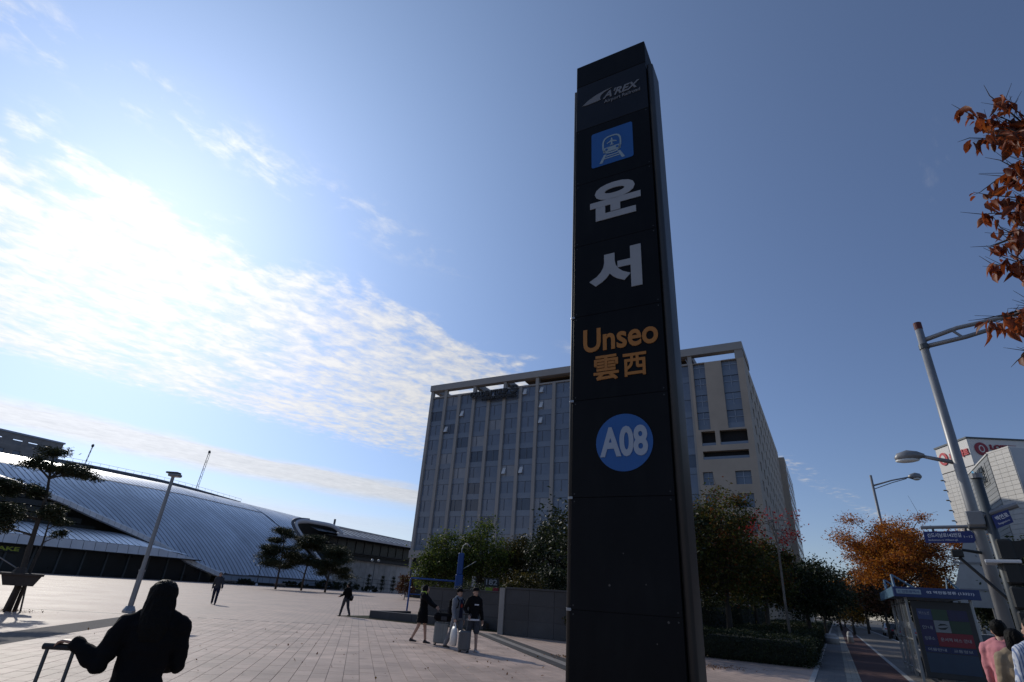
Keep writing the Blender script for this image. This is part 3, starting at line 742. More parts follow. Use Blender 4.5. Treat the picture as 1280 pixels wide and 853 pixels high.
# ------------------------------------------------------------------ the white tiled mall across the road
def build_mall():
    t = thing('mall_tower', 'white tiled shop tower with red round sign on its parapet', 'building', (101.6, 113.0, -.96), R(-4)); t.scale = (1.6, 1.6, 1.6)
    MB().box(.05, .05, 0, 16, 6.3, 21.3).build('core', 'mall_joint', t)
    MB().box(0, 0, 21.4, 14, 6.35, 25.0).build('parapet', 'mall_white', t)
    MB().box(-.12, -.12, 25.0, 14.1, 6.45, 25.22).build('coping', 'steel_dark', t)
    MB().box(.02, .02, 21.3, 14, 6.3, 21.4).build('shadow_gap', 'dark_void', t)
    tile = MB().bbox(-.03, .012, .012, .05, 1.038, .538, .008).mesh('tile'); tile.materials.append(M['mall_white'])
    n = 0
    for k in range(39):
        for j in range(6):
            z = 21.28-(k+1)*.55
            if z < 0: break
            shared(tile, 'tile', (0, j*1.05, z), None, t)
    for k in range(12): MB().box(-.35, 6.3, 5+k*1.4, .1, 6.5, 5.15+k*1.4).build('edge_bracket', 'steel_dark', t)
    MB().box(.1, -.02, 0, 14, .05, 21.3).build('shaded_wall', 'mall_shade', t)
    def roundel(P, x, z, r, m):
        a = MB().disc((x, z), r, -.12, -.02, 28, r*1.05).build('sign_roundel', m, P)
        MB().disc((x, z), r*.45, -.15, -.12, 20, r*.6).build('sign_ring', 'mall_white', a); MB().disc((x, z), r*.28, -.17, -.15, 20, r*.42).build('sign_ring', m, a)
    # facing the camera
    roundel(t, 1.55, 23.6, .85, 'sign_darkred')
    obj('lettering', fit(text('LOTTE', 1, .05, ext=.06), 2.75, 6.2, 23.55, 24.25, -.08), 'sign_darkred', t)
    obj('lettering', fit(text('Mart', 1, .05, ext=.06), 2.75, 5.6, 22.6, 23.3, -.08), 'sign_darkred', t)
    # facing the street: letters and roundel turned to the left flank
    rot = Matrix.Rotation(R(-90), 4, 'Z')
    for me, nm, m in ((fit(text('롯데마트', 1, .05, ext=.06), -3.85, -.15, 22.75, 23.75, -.08), 'lettering', 'sign_red'),):
        me.transform(rot); obj(nm, me, m, t)
    q = MB().disc((-5.1, 23.3), .85, -.12, -.02, 28, .9).mesh('sign_roundel'); q.transform(rot); a = obj('sign_roundel', q, 'sign_red', t)
    q = MB().disc((-5.1, 23.3), .42, -.15, -.12, 20, .55).mesh('sign_ring'); q.transform(rot); obj('sign_ring', q, 'mall_white', a)
    # nearer, lower block: grey flank along the street and a white tiled end
    t2 = thing('mall_wing', 'lower grey and white tiled mall wing with blue logo beside the road', 'building', (81.76, 87.84, -.96), TH); t2.scale = (1.6, 1.6, 1.6)
    MB().box(0, 0, 0, 12, 11.4, 18.1).build('core', 'mall_joint', t2)
    slat = MB().box(-.07, .02, .01, 0, 11.38, .42).mesh('slat'); slat.materials.append(M['mall_grey'])
    for k in range(40): shared(slat, 'slat', (0, 0, 18.05-.45*(k+1)), None, t2)
    MB().box(-.12, -.1, 18.1, 12, 11.5, 18.25).build('coping', 'mall_white', t2)
    bd = MB().box(-.12, 1.7, 15.5, -.075, 5.2, 17.7).build('sign_board', 'mall_grey', t2)
    me = fit(text('병원', 1, .02, ext=.04), -4.6, -2.3, 16.65, 17.5, -.27); me.transform(Matrix.Rotation(R(-90), 4, 'Z')); obj('lettering', me, 'steel_dark', bd)
    me = fit(text('나은치과', 1, .02, ext=.04), -4.6, -2.1, 15.7, 16.5, -.27); me.transform(Matrix.Rotation(R(-90), 4, 'Z')); obj('lettering', me, 'steel_dark', bd)
    q = MB().ell((-.3, 6.6, 16.6), (.1, 1.0, 1.25), 16, 10).build('sign_logo', 'logo_cyan', t2); MB().ell((-.36, 6.7, 16.4), (.1, .6, .8), 12, 8).build('logo_swirl', 'white_letter', q)
    # tiled end turned towards bearing 3 degrees
    e = thing('mall_end_tower', 'bright white tiled corner tower nearest the road at the right edge', 'building', (81.76, 87.84, -.96), R(-3)); e.scale = (1.6, 1.6, 1.6)
    MB().box(.06, -2.8, 0, 8, -.03, 18.2).build('core', 'mall_joint', e)
    tile2 = MB().bbox(-.03, .012, .012, .06, .92, .438, .008).mesh('tile'); tile2.materials.append(M['mall_white'])
    for k in range(40):
        for j in range(3): shared(tile2, 'tile', (0, -2.8+j*.925+(.0 if k % 2 else .0), 18.2-.45*(k+1)), None, e)
    MB().box(-.05, -2.85, 18.2, 8, 0.0, 18.36).build('coping', 'mall_white', e)
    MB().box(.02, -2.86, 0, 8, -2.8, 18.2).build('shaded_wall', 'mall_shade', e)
    MB().box(1.4, -9, 0, 14, -2.9, 14.6).build('dark_annex', 'dark_cladding', e)
    for k in range(16): MB().box(1.25, -9, 6+k*.5, 1.4, -2.9, 6.3+k*.5).build('louvre', 'steel_dark', e)
    MB().box(1.1, -9.1, 14.6, 14, -2.88, 14.85).build('annex_coping', 'mall_white', e)
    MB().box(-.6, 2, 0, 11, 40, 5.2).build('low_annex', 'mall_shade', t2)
build_mall()

# ------------------------------------------------------------------ walls and planter on the plaza
def plaza_walls():
    t = thing('stone_wall', 'dark stone wall with sunlit end painted pale beside the pylon', 'wall', (.25, 27.12, 0), TH)
    for i in range(7):
        for k in range(3):
            MB().bbox(.28+i*1.22, 0, .02+k*.61, 1.49+i*1.22, .42, .625+k*.61, .006).build('stone_block', 'wall_dark', t)
    MB().box(.26, .02, 0, 8.8, .40, 1.85).build('core', 'drain', t)
    MB().bbox(0, -.06, 0, .26, .80, 1.88, .01).build('sunlit_end', 'sunlit_wall_bench', t)  # end of the dark wall, made pale to show the sun falling on it
    MB().bbox(.27, -.03, 1.85, 8.85, .45, 1.93, .01).build('coping', 'wall_dark', t)
    t = thing('stone_wall', 'dark free-standing wall behind the low black planter', 'wall', (-3.75, 31.9, 0), TH)
    for i in range(4):
        for k in range(3): MB().bbox(i*1.17, 0, .02+k*.55, 1.16+i*1.17, .4, .565+k*.55, .006).build('stone_block', 'wall_dark', t)
    MB().bbox(-.03, -.03, 1.67, 4.72, .43, 1.74, .01).build('coping', 'wall_dark', t)
    t = thing('low_planter', 'low black stone planter edge in front of the wall', 'planter', (-6.75, 32.95, 0), TH)
    for i in range(5): MB().bbox(i*1.45, 0, 0, 1.44+i*1.45, .35, .39, .012).build('edge_stone', 'planter_stone', t)
    MB().bbox(0, .355, 0, .35, 3.2, .39, .012).build('edge_stone', 'planter_stone', t)
    MB().box(.35, .36, 0, 7.2, 3.1, .28).build('planting_bed', 'soil', t)
plaza_walls()
def blue_frame():
    t = thing('blue_gate', 'blue metal gate frame with tall padded blue post behind the wall', 'gate', (-6.0, 41.6, 0), 0)
    MB().tube([(0, 0, 0), (0, 0, 2.22), (.03, 0, 2.28), (3.3, .2, 2.25)], .06, 8).build('frame', 'blue_pad', t)
    MB().tube([(0, 0, 1.25), (3.2, .2, 1.25)], .035, 6).build('lower_rail', 'blue_pad', t)
    MB().bbox(3.12, .0, 0, 3.66, .5, 2.7, .05).build('padding', 'blue_pad', t); MB().bbox(3.18, .06, 2.7, 3.60, .44, 4.15, .05).build('upper_padding', 'blue_pad', t)
    MB().tube([(3.4, .25, 4.1), (3.4, .25, 4.4), (3.5, .25, 4.68), (3.75, .25, 4.82), (4.0, .25, 4.6)], .04, 6).build('curved_arm', 'steel', t)
    MB().tube([(3.45, .25, 3.0), (4.5, .25, 3.65)], .03, 6).build('brace', 'steel', t)
    MB().bbox(-.25, -.25, 0, .25, .25, .12, .02).build('foot', 'steel_dark', t)
blue_frame()
def number_sign():
    t = thing('number_sign', 'dark sign board with white 182 numerals above the wall', 'sign', (-1.1, 34.0, 0), 0)
    MB().bbox(.45, 0, 1.98, 1.3, .05, 2.42, .01).build('board', 'signal_black', t)
    for x in (.55, 1.2): MB().tube([(x, .08, 0), (x, .08, 2.4)], .03, 6).build('post', 'steel_dark', t)
    obj('lettering', fit(text('182', 1, .02, ext=.005), .55, 1.20, 2.06, 2.36, -.008), 'letter_grey', t)
    g_ = MB().bbox(.55, -.02, 1.55, .95, .04, 1.93, .01).build('green_plate', mat('green_plate', (.22, .30, .02), .5), t)
    MB().bbox(.97, -.02, 1.55, 1.3, .04, 1.93, .01).build('red_plate', 'sign_darkred', t)
number_sign()

# ------------------------------------------------------------------ lamps and poles
def plaza_lamp():
    t = thing('plaza_lamp', 'slim grey lamp post with flat twin head on the plaza', 'lamp post', (-14.9, 24.95, 0), 0)
    MB().tube([(0, 0, 0), (0, 0, .08), (0, 0, .25)], [.24, .24, .15], 12).build('base', 'alu', t)
    MB().tube([(0, 0, .2), (0, 0, 1.6)], .105, 12).build('lower_pole', 'steel', t); MB().tube([(0, 0, 1.55), (0, 0, 1.62)], .125, 12).build('collar', 'steel', t)
    MB().tube([(0, 0, 1.6), (0, 0, 5.55)], [.085, .07], 12).build('pole', 'steel', t)
    h = MB().bbox(-.16, -.2, 5.5, .30, .2, 5.62, .03).build('lamp_head', 'steel', t); MB().bbox(-.10, -.15, 5.49, .25, .15, 5.503, .004).build('lens', 'lamp_glass', h)
    h = MB().bbox(-.30, -.18, 5.63, .24, .18, 5.70, .02).build('lamp_head', 'steel_dark', t)
plaza_lamp()
def cobra(P, tip, r, name='lamp_head'):
    """a flattened street-lamp head at the end of an arm"""
    x, y, z, dx = tip
    h = MB().tube([(x, y, z), (x+dx*.18, y, z+.02), (x+dx*.42, y, z+.03), (x+dx*.68, y, z+.0), (x+dx*.78, y, z-.03)], [(r, r*.8), (r*2.0, r*1.9), (r*2.2, r*2.6), (r*1.6, r*2.0), (r*.4, r*.6)], 12).build(name, 'steel', P, True)
    MB().ell((x+dx*.46, y, z-r*1.5), (.24, r*2.0, r*1.1), 12, 6).build('lens', 'lamp_glass', h, True)
def street_pole():
    x, y = pol(41.0, 15)
    t = thing('street_pole', 'thick grey steel street pole with lamp arm, nearest the bus shelter', 'street pole', (x, y, 0), R(-41))
    MB().tube([(0, 0, 0), (0, 0, .3)], .24, 16).build('base', 'steel_dark', t)
    MB().tube([(0, 0, 0), (0, 0, 4), (0, 0, 8.1)], [.12, .102, .08], 18).build('pole', 'steel', t, True)
    MB().tube([(0, 0, 8.02), (0, 0, 8.2)], .084, 14).build('cap', mat('cap_red', (.10, .02, .02), .7), t)
    MB().tube([(0, 0, 7.5), (0, 0, 7.62)], .10, 14).build('collar', 'steel_dark', t)
    MB().tube([(0, 0, 7.72), (.7, 0, 7.88), (1.8, 0, 7.93), (3.6, 0, 8.02)], [.055, .05, .045, .04], 10).build('signal_arm', 'steel', t, True)
    MB().tube([(0, 0, 7.56), (.8, 0, 7.62), (1.8, 0, 7.78), (2.6, 0, 7.93)], [.055, .05, .04, .035], 10).build('signal_arm_stay', 'steel', t, True)
    MB().tube([(.6, 0, 7.84), (.75, 0, 7.62)], .03, 6).build('stay_link', 'steel', t)
    MB().tube([(0, 0, 4.78), (-.35, 0, 4.90), (-.62, 0, 5.0)], [.05, .042, .036], 10).build('lamp_arm', 'steel', t, True)
    cobra(t, (-.55, 0, 5.0, -.72), .05)
    # arrow sign hung on a bar
    MB().tube([(.28, 0, 3.47), (-.95, 0, 3.47)], .035, 8).build('sign_bar', 'steel', t)
    MB().bbox(-.15, -.17, 3.41, .24, .17, 3.54, .02).build('bar_clamp', 'steel_dark', t)
    for xx in (-.75, -.1 - .1): MB().box(xx-.02, -.02, 3.38, xx+.02, .02, 3.45).build('sign_hanger', 'steel_dark', t)
    s = MB().prism([(-.93, 3.15), (-.13, 3.15), (-.04, 3.265), (-.13, 3.38), (-.93, 3.38)], -.06, -.03).build('street_sign', 'road_sign_blue', t)
    obj('lettering', fit(text('신도시남로142번길', 1, .015, ext=.002), -.87, -.30, 3.26, 3.345, -.063), 'white_letter', s)
    obj('lettering', fit(text('Sindosinam-ro 142beon-gil', 1, 0, ext=.002), -.87, -.38, 3.18, 3.225, -.063), 'white_letter', s)
    obj('lettering', fit(text('1~12', 1, 0, ext=.002), -.26, -.12, 3.25, 3.29, -.063), 'white_letter', s)
    # black pedestrian-signal bracket below
    MB().tube([(-.05, -.15, 2.95), (-.35, -.2, 3.0), (-.42, -.2, 2.85), (.15, -.25, 2.1)], .03, 8).build('signal_bracket', 'signal_black', t)
    MB().bbox(-.54, -.28, 2.86, -.34, -.12, 3.0, .02).build('detector_box', 'signal_black', t)
street_pole()
def signal_post():
    x, y = pol(41.85, 12.6)
    t = thing('traffic_signal', 'dark signal post with stacked black visored lights facing away', 'traffic signal', (x, y, 0), R(-41.8))
    MB().tube([(0, 0, 0), (0, 0, .25)], .2, 12).build('base', 'steel_dark', t)
    MB().tube([(0, 0, 0), (0, 0, 4.0)], [.085, .07], 14).build('post', 'steel_dark', t, True)
    MB().tube([(0, 0, 3.98), (0, 0, 4.06)], .09, 12).build('post_cap', 'steel', t)
    for k in range(5):
        z = 2.78-k*.36
        hd = MB().bbox(-.02, -.22, z-.165, .20, .22, z+.165, .03).build('signal_head', 'signal_black', t)
        MB().add([(.19, -.20, z+.13), (.19, .20, z+.13), (.50, .18, z+.15), (.50, -.18, z+.15), (.19, -.20, z-.13), (.19, .20, z-.13), (.24, .19, z-.13), (.24, -.19, z-.13)],
            [(0, 3, 2, 1), (0, 4, 7, 3), (1, 2, 6, 5), (4, 5, 6, 7), (3, 7, 6, 2), (0, 1, 5, 4)]).build('visor', 'signal_black', hd)
    MB().bbox(-.12, -.12, .45, .13, .12, 1.2, .03).build('control_box', 'steel_dark', t)
    MB().bbox(-.22, -.26, 2.57, .24, .25, 2.62, .01).build('strap', 'edge_white', t)
    MB().tube([(-.22, 0, 3.30), (.42, -.05, 3.50)], .05, 10).build('sign_arm', 'steel', t); MB().bbox(-.30, -.1, 3.18, -.06, .1, 3.42, .02).build('arm_clamp', 'steel', t)
    s = MB().prism([(.06, 3.12), (.30, 3.22), (.28, 3.43), (.04, 3.33)], -.08, -.05).build('street_sign', 'road_sign_blue', t)
    me = fit(text('백연로', 1, .02, ext=.002), .0, .19, -.03, .045, 0); me.transform(Matrix.Rotation(R(-22), 4, 'Y')); me.transform(Matrix.Translation((.09, -.083, 3.27))); obj('lettering', me, 'white_letter', s)
    me = fit(text('Baegyeon-ro', 1, 0, ext=.002), .0, .17, -.03, .01, 0); me.transform(Matrix.Rotation(R(-22), 4, 'Y')); me.transform(Matrix.Translation((.10, -.083, 3.20))); obj('lettering', me, 'white_letter', s)
signal_post()
def street_lamp(bearing, D, h, label, side=1):
    x, y = pol(bearing, D)
    t = thing('street_lamp', label, 'street lamp', (x, y, 0), R(-bearing), 'street lamps along the road')
    MB().tube([(0, 0, 0), (0, 0, .4)], .2, 10).build('base', 'steel_dark', t)
    MB().tube([(0, 0, 0), (0, 0, h)], [.13, .08], 12).build('pole', 'steel', t, True)
    a = h-.75
    MB().tube([(0, 0, a), (side*1.2, 0, a+.32), (side*2.3, 0, a+.5)], [.06, .05, .045], 8).build('lamp_arm', 'steel', t, True)
    MB().tube([(0, 0, a-.25), (side*1.2, 0, a+.16), (side*2.1, 0, a+.4)], .03, 6).build('arm_stay', 'steel', t)
    cobra(t, (side*2.2, 0, a+.5, side), .10)
street_lamp(34.7, 47, 11.1, 'tall street lamp rising out of the orange tree', 1)
street_lamp(39.6, 60, 7.2, 'slender street lamp with left arm right of the bus shelter', -1)
def globe_lamp(s, d, h, label, n=2):
    bx, by = -82+.5*s-.866*d, 99+.866*s+.5*d
    t = thing('globe_lamp', label, 'lamp post', (bx, by, 0), R(20), 'globe lamps along the station front')
    MB().tube([(0, 0, 0), (0, 0, .3), (0, 0, .5)], [.3, .3, .15], 8).build('base', 'edge_white', t)
    MB().tube([(0, 0, 0), (0, 0, h)], [.11, .08], 8).build('pole', 'steel_dark', t)
    for sx in ((-1, 1) if n == 2 else (0,)):
        if sx: MB().tube([(0, 0, h-.2), (sx*.9, 0, h-.2), (sx*.9, 0, h+.1)], .05, 6).build('arm', 'steel_dark', t)
        MB().ell((sx*.9, 0, h+.3), (.36, .36, .36), 10, 8).build('globe', 'lamp_glass', t, True)
globe_lamp(80, -9, 7.8, 'twin globe lamp in front of the wing wall, left of the topiary row')
globe_lamp(103, -7, 7.6, 'twin globe lamp in front of the wing wall, nearest the hotel')
globe_lamp(46, -5, 6.6, 'single globe lamp at the foot of the silver vault', 1)

# ------------------------------------------------------------------ bus shelter
def shelter():
    x, y = va(2.05, 23.0)
    t = thing('bus_shelter', 'glass bus shelter with blue roof fascia and coloured advert panel', 'bus shelter', (x, y, 0), TH)
    W, L_ = 1.75, 5.4
    for px in (0.0, W-.08):
        for py in (0, 1.75, 3.55, L_-.08): MB().bbox(px, py, 0, px+.08, py+.08, 2.35, .008).build('post', 'alu', t)
    for k in range(3):
        p = MB().box(.03, .12+k*1.78, .22, .045, 1.70+k*1.78, 2.15).build('glass_pane', 'pane_glass', t)
    for z in (.2, 1.1, 2.16): MB().bbox(.01, .1, z, .06, L_-.1, z+.05, .005).build('rail', 'alu', t)
    for k in range(12): MB().bbox(.10, .25+k*.42, 1.42, .14, .55+k*.42, 1.62, .004).build('notice', 'edge_white', t)
    MB().bbox(.35, .8, .42, .75, 4.6, .48, .01).build('bench_seat', 'wood_dark', t)
    for yy in (1.0, 2.7, 4.4): MB().bbox(.5, yy, 0, .6, yy+.06, .42, .005).build('bench_leg', 'steel_dark', t)
    rf = MB().add([(-.25, -.35, 2.42), (W+.15, -.35, 2.42), (W+.15, L_+.3, 2.42), (-.25, L_+.3, 2.42), (-.25, -.35, 2.50), (W+.15, -.35, 2.50), (W+.15, L_+.3, 2.50), (-.25, L_+.3, 2.50)],
        [(3, 2, 1, 0), (4, 5, 6, 7), (0, 1, 5, 4), (1, 2, 6, 5), (2, 3, 7, 6), (3, 0, 4, 7)]).build('roof', 'steel_dark', t)
    f = MB().bbox(-.28, -.40, 2.33, W+.18, -.352, 2.62, .008).build('fascia', 'fascia_blue', t)
    MB().bbox(-.30, -.345, 2.33, -.252, L_+.3, 2.62, .008).build('fascia', 'fascia_light', t)
    MB().bbox(-.20, -.408, 2.42, .45, -.401, 2.56, .003).build('fascia_plate', 'sign_light', f)
    obj('lettering', fit(text('C 인천광역시', 1, .01, ext=.002), -.15, .40, 2.45, 2.53, -.411), 'road_sign_blue', f)
    obj('lettering', fit(text('02 역전동정류 (13321)', 1, .015, ext=.002), .60, 1.78, 2.44, 2.54, -.404), 'white_letter', f)
    for yy in (.1, 3.4):
        for s in (0, 1): MB().tube([(-.2+s*.0, yy-.3+s*.6, 2.5), (-.2, yy, 3.0)], .035, 6).build('roof_strut', 'fascia_light', t)
        MB().tube([(-.2, yy, 3.0), (.5, yy, 2.52)], .03, 6).build('roof_strut', 'fascia_light', t)
    MB().tube([(1.2, .05, 2.5), (1.25, .1, 2.95), (1.6, .1, 2.52)], .035, 6).build('roof_strut', 'fascia_light', t)
    # advert end panel facing the camera
    a = MB().bbox(.12, -.10, .12, 1.66, .0, 2.25, .015).build('advert_case', 'alu_dark', t)
    def plate(nm, u0, u1, z0, z1, col, k=0):
        return MB().box(u0, -.108-k*.003, z0, u1, -.1-k*.003, z1).build(nm, mat('ad', tuple(q*.6 for q in col), .35, var=.1, scale=3), a)
    plate('poster_tile', .25, .62, 1.72, 2.02, (.06, .09, .22)); plate('poster_tile', .63, 1.02, 1.72, 2.02, (.04, .10, .06)); plate('poster_tile', 1.03, 1.52, 1.72, 2.02, (.03, .03, .10))
    plate('poster_tile', .25, .62, 1.00, 1.71, (.035, .03, .12)); lg = plate('poster_logo_tile', .63, 1.02, 1.38, 1.71, (.35, .38, .40)); plate('poster_tile', 1.03, 1.52, 1.38, 1.71, (.03, .08, .05))
    plate('poster_tile', .63, 1.52, 1.00, 1.37, (.30, .02, .04)); plate('poster_tile', .25, .87, .82, .98, (.025, .04, .14)); plate('poster_tile', .88, 1.52, .82, .98, (.025, .04, .14))
    plate('poster_map', .25, 1.52, .28, .80, (.04, .075, .13))
    MB().prism([(.70, 1.55), (.78, 1.62), (.90, 1.62), (.97, 1.58), (.88, 1.585), (.79, 1.57)], -.113, -.109).build('logo_arrow', 'signal_black', lg)
    MB().prism([(.97, 1.54), (.88, 1.46), (.76, 1.46), (.68, 1.51), (.78, 1.50), (.87, 1.515)], -.113, -.109).build('logo_arrow', 'signal_black', lg)
    for z, s in ((1.90, '버스노선'), (1.50, '안내'), (1.2, '정류소')): obj('lettering', fit(text(s, 1, .0, ext=.001), .30, .56, z-.05, z+.05, -.112), 'letter_grey', a)
    obj('lettering', fit(text('운서역 버스 안내', 1, .01, ext=.001), .70, 1.45, 1.14, 1.24, -.112), 'letter_grey', a)
    obj('lettering', fit(text('이용안내', 1, .01, ext=.001), .32, .78, .86, .94, -.112), 'letter_grey', a); obj('lettering', fit(text('교통정보', 1, .01, ext=.001), .95, 1.42, .86, .94, -.112), 'letter_grey', a)
mm('pane_glass', (.25, .28, .30), .05, var=0, alpha=.28)
mm('fascia_blue', (.018, .04, .13), .4, var=.06)
mm('fascia_light', (.10, .19, .28), .4, var=.06)
shelter()

# ------------------------------------------------------------------ street bits: bollards, sign back, cars, rails, bench
def bollard(v, a, label, w=.4, h=.45):
    x, y = va(v, a); t = thing('bollard', label, 'bollard', (x, y, 0), TH)
    MB().tube([(0, 0, 0), (0, 0, h*.8), (0, 0, h)], [w*.5, w*.45, w*.3], 14).build('post', 'kerb', t, True); MB().tube([(0, 0, h*.55), (0, 0, h*.68)], w*.49, 14).build('band', 'edge_white', t)
bollard(-.45, 46, 'wide pale stone bollard at the end of the grey footpath', .9, .6); bollard(.7, 50, 'narrow pale stone bollard beside the cycle lane', .4, .75)
def sign_back():
    x, y = pol(39.8, 30); t = thing('road_sign', 'grey back of a large road sign right of the bus shelter', 'road sign', (x, y, 0), R(-40))
    MB().prism([(-.9, 2.3), (1.1, 2.3), (.8, 5.2), (.2, 5.2)], 0, .04).build('plate', 'alu', t); MB().tube([(.4, .08, 0), (.4, .08, 4.6)], .06, 8).build('post', 'steel', t)
    for z in (2.9, 3.9): MB().bbox(-.5, -.05, z, .9, -.002, z+.08, .005).build('stiffener', 'steel', t)
sign_back()
def car(v, a, body_mat, label, rz=0.):
    x, y = va(v, a); t = thing('parked_car', label, 'car', (x, y, -.13), TH+rz, 'cars parked along the road')
    prof = [(-2.2, .35), (2.2, .35), (2.25, .62), (2.1, .82), (1.15, .95), (.55, 1.40), (-1.05, 1.45), (-1.75, 1.02), (-2.2, .95), (-2.28, .6)]
    def loft(w, pr, shrink=.0):
        mb = MB(); n = len(pr); secs = [(-w, .80), (-w*.96, .93), (-w*.6, 1.0), (w*.6, 1.0), (w*.96, .93), (w, .80)]
        vs = [];
        for yy, k in secs:
            for px, pz in pr: vs.append((yy*(1 if pz < .96 else 1-.22*min(1, (pz-.96)/.45)), px*(.98+.02*k), .35+(pz-.35)*(1 if abs(yy) < w*.95 else .99)))
        fs = [(i*n+j, i*n+(j+1) % n, (i+1)*n+(j+1) % n, (i+1)*n+j) for i in range(len(secs)-1) for j in range(n)]
        fs += [tuple(range(n-1, -1, -1)), tuple((len(secs)-1)*n+j for j in range(n))]
        return mb.add(vs, fs)
    loft(.88, prof).build('body', body_mat, t, True)
    for s in (-1, 1):
        g_ = MB().add([(s*.86, .98, .98), (s*.72, .52, 1.34), (s*.72, -1.0, 1.38), (s*.86, -1.55, 1.02)], [(0, 1, 2, 3)]).build('side_window', 'shop_glass', t)
        g_.location.x = s*.012
        for yy in (1.35, -1.35):
            w = MB().tube([(s*.72, yy, .32), (s*.90, yy, .32)], .32, 18).build('wheel', 'signal_black', t); MB().tube([(s*.90, yy, .32), (s*.915, yy, .32)], .2, 12).build('hub', 'alu', w)
        MB().ell((s*.62, 2.2, .72), (.18, .06, .08), 8, 6).build('headlight', 'lamp_glass', t); MB().ell((s*.66, -2.2, .80), (.14, .06, .09), 8, 6).build('tail_light', 'sign_red', t)
    MB().add([(-.62, 1.13, .99), (.62, 1.13, .99), (.55, .60, 1.39), (-.55, .60, 1.39)], [(0, 1, 2, 3)]).build('windscreen', 'shop_glass', t).location.y = .03
    MB().add([(-.6, -1.73, 1.06), (.6, -1.73, 1.06), (.55, -1.10, 1.44), (-.55, -1.10, 1.44)], [(0, 3, 2, 1)]).build('rear_window', 'shop_glass', t).location.y = -.03
    MB().bbox(-.26, -2.34, .55, .26, -2.30, .67, .005).build('number_plate', 'edge_white', t)
mm('car_white', (.6, .61, .62), .25, var=.03); mm('car_silver', (.35, .36, .38), .3, metal=.6, var=.03); mm('car_dark', (.03, .032, .038), .25, var=.03)
car(6.0, 35.5, 'car_white', 'white car on the road just right of the bus shelter')
car(6.1, 74, 'car_silver', 'silver car parked beyond the bus shelter, nearest of the far row'); car(6.1, 83, 'car_dark', 'dark car in the far row, behind the silver one'); car(6.1, 93, 'car_white', 'white car deepest in the far row under the trees')
def guard_rail():
    x, y = va(3.95, 13.4); t = thing('guard_rail', 'black metal pedestrian guard rail behind the three people', 'railing', (x, y, 0), TH)
    for k in range(6): MB().tube([(0, k*1.6, 0), (0, k*1.6, .95)], .025, 8).build('post', 'signal_black', t)
    for z in (.35, .92): MB().tube([(0, 0, z), (0, 8, z)], .022, 8).build('rail', 'signal_black', t)
guard_rail()
def bench(loc, rz, label):
    t = thing('bench', label, 'bench', loc, rz, 'benches along the station front')
    for k in range(3): MB().bbox(-1.6, k*.16, .42, 1.6, k*.16+.13, .47, .01).build('seat_slat', 'sunlit_wall_bench', t)
    MB().bbox(-1.6, .48, .62, 1.6, .52, .85, .01).build('backrest', 'sunlit_wall_bench', t)
    for x in (-1.3, 0, 1.3): MB().bbox(x, .05, 0, x+.08, .45, .42, .01).build('leg', 'steel_dark', t)
bench((-57.2, 128.5, 0), R(60), 'pale slatted bench at the foot of the silver vault'); bench((-48.5, 134.5, 0), R(60), 'pale slatted bench just left of the middle pines')

# ------------------------------------------------------------------ people
mm('skin', (.42, .26, .19), .5, var=.08, scale=8); mm('hair_black', (.006, .0055, .005), .6, spec=.1, var=.3, scale=30, bump=.5, bscale=60)
mm('cloth_black', (.006, .006, .007), .85, spec=.12, var=.2, scale=6, bump=.5, bscale=14); mm('cloth_grey', (.21, .225, .25), .85, spec=.12, var=.12, scale=6, bump=.4, bscale=14)
mm('cloth_darkgrey', (.05, .052, .06), .85, spec=.12, var=.15, scale=6, bump=.4, bscale=14); mm('cloth_navy', (.02, .025, .05), .85, spec=.12, var=.15, bump=.4, bscale=14)
mm('cloth_pink', (.55, .22, .24), .8, spec=.12, var=.10, scale=5, bump=.4, bscale=12); mm('cloth_tan', (.28, .22, .15), .85, spec=.12, var=.12, scale=5, bump=.5, bscale=12)
mm('cloth_red', (.32, .05, .03), .8, spec=.12); mm('cloth_white', (.6, .6, .62), .8, spec=.12, var=.08); mm('lime', (.42, .55, .06), .6); mm('shoe_dark', (.015, .015, .017), .6); mm('shoe_light', (.45, .45, .46), .6)
mm('denim_grey', (.13, .14, .16), .85, var=.15, bump=.3); mm('case_silver', (.22, .23, .225), .45, metal=.2, var=.1); mm('case_grey', (.10, .105, .11), .5, var=.1); mm('plastic_white', (.62, .62, .60), .45, var=.08)
def stripes():
    m = mat('cloth_striped', (.5, .55, .65), .8); t = m.node_tree; b = t.nodes['Principled BSDF']; co = N(t, 'ShaderNodeTexCoord'); w = N(t, 'ShaderNodeTexWave')
    w.inputs['Scale'].default_value = 14; w.inputs['Distortion'].default_value = .6; w.bands_direction = 'X'; rp = N(t, 'ShaderNodeValToRGB'); rp.color_ramp.elements[0].color = (.14, .20, .36, 1); rp.color_ramp.elements[1].color = (.55, .58, .64, 1)
    rp.color_ramp.elements[0].position = .25; rp.color_ramp.elements[1].position = .45
    t.links.new(co.outputs['Object'], w.inputs['Vector']); t.links.new(w.outputs['Fac'], rp.inputs[0]); t.links.new(rp.outputs[0], b.inputs['Base Color']); M['cloth_striped'] = m
stripes()
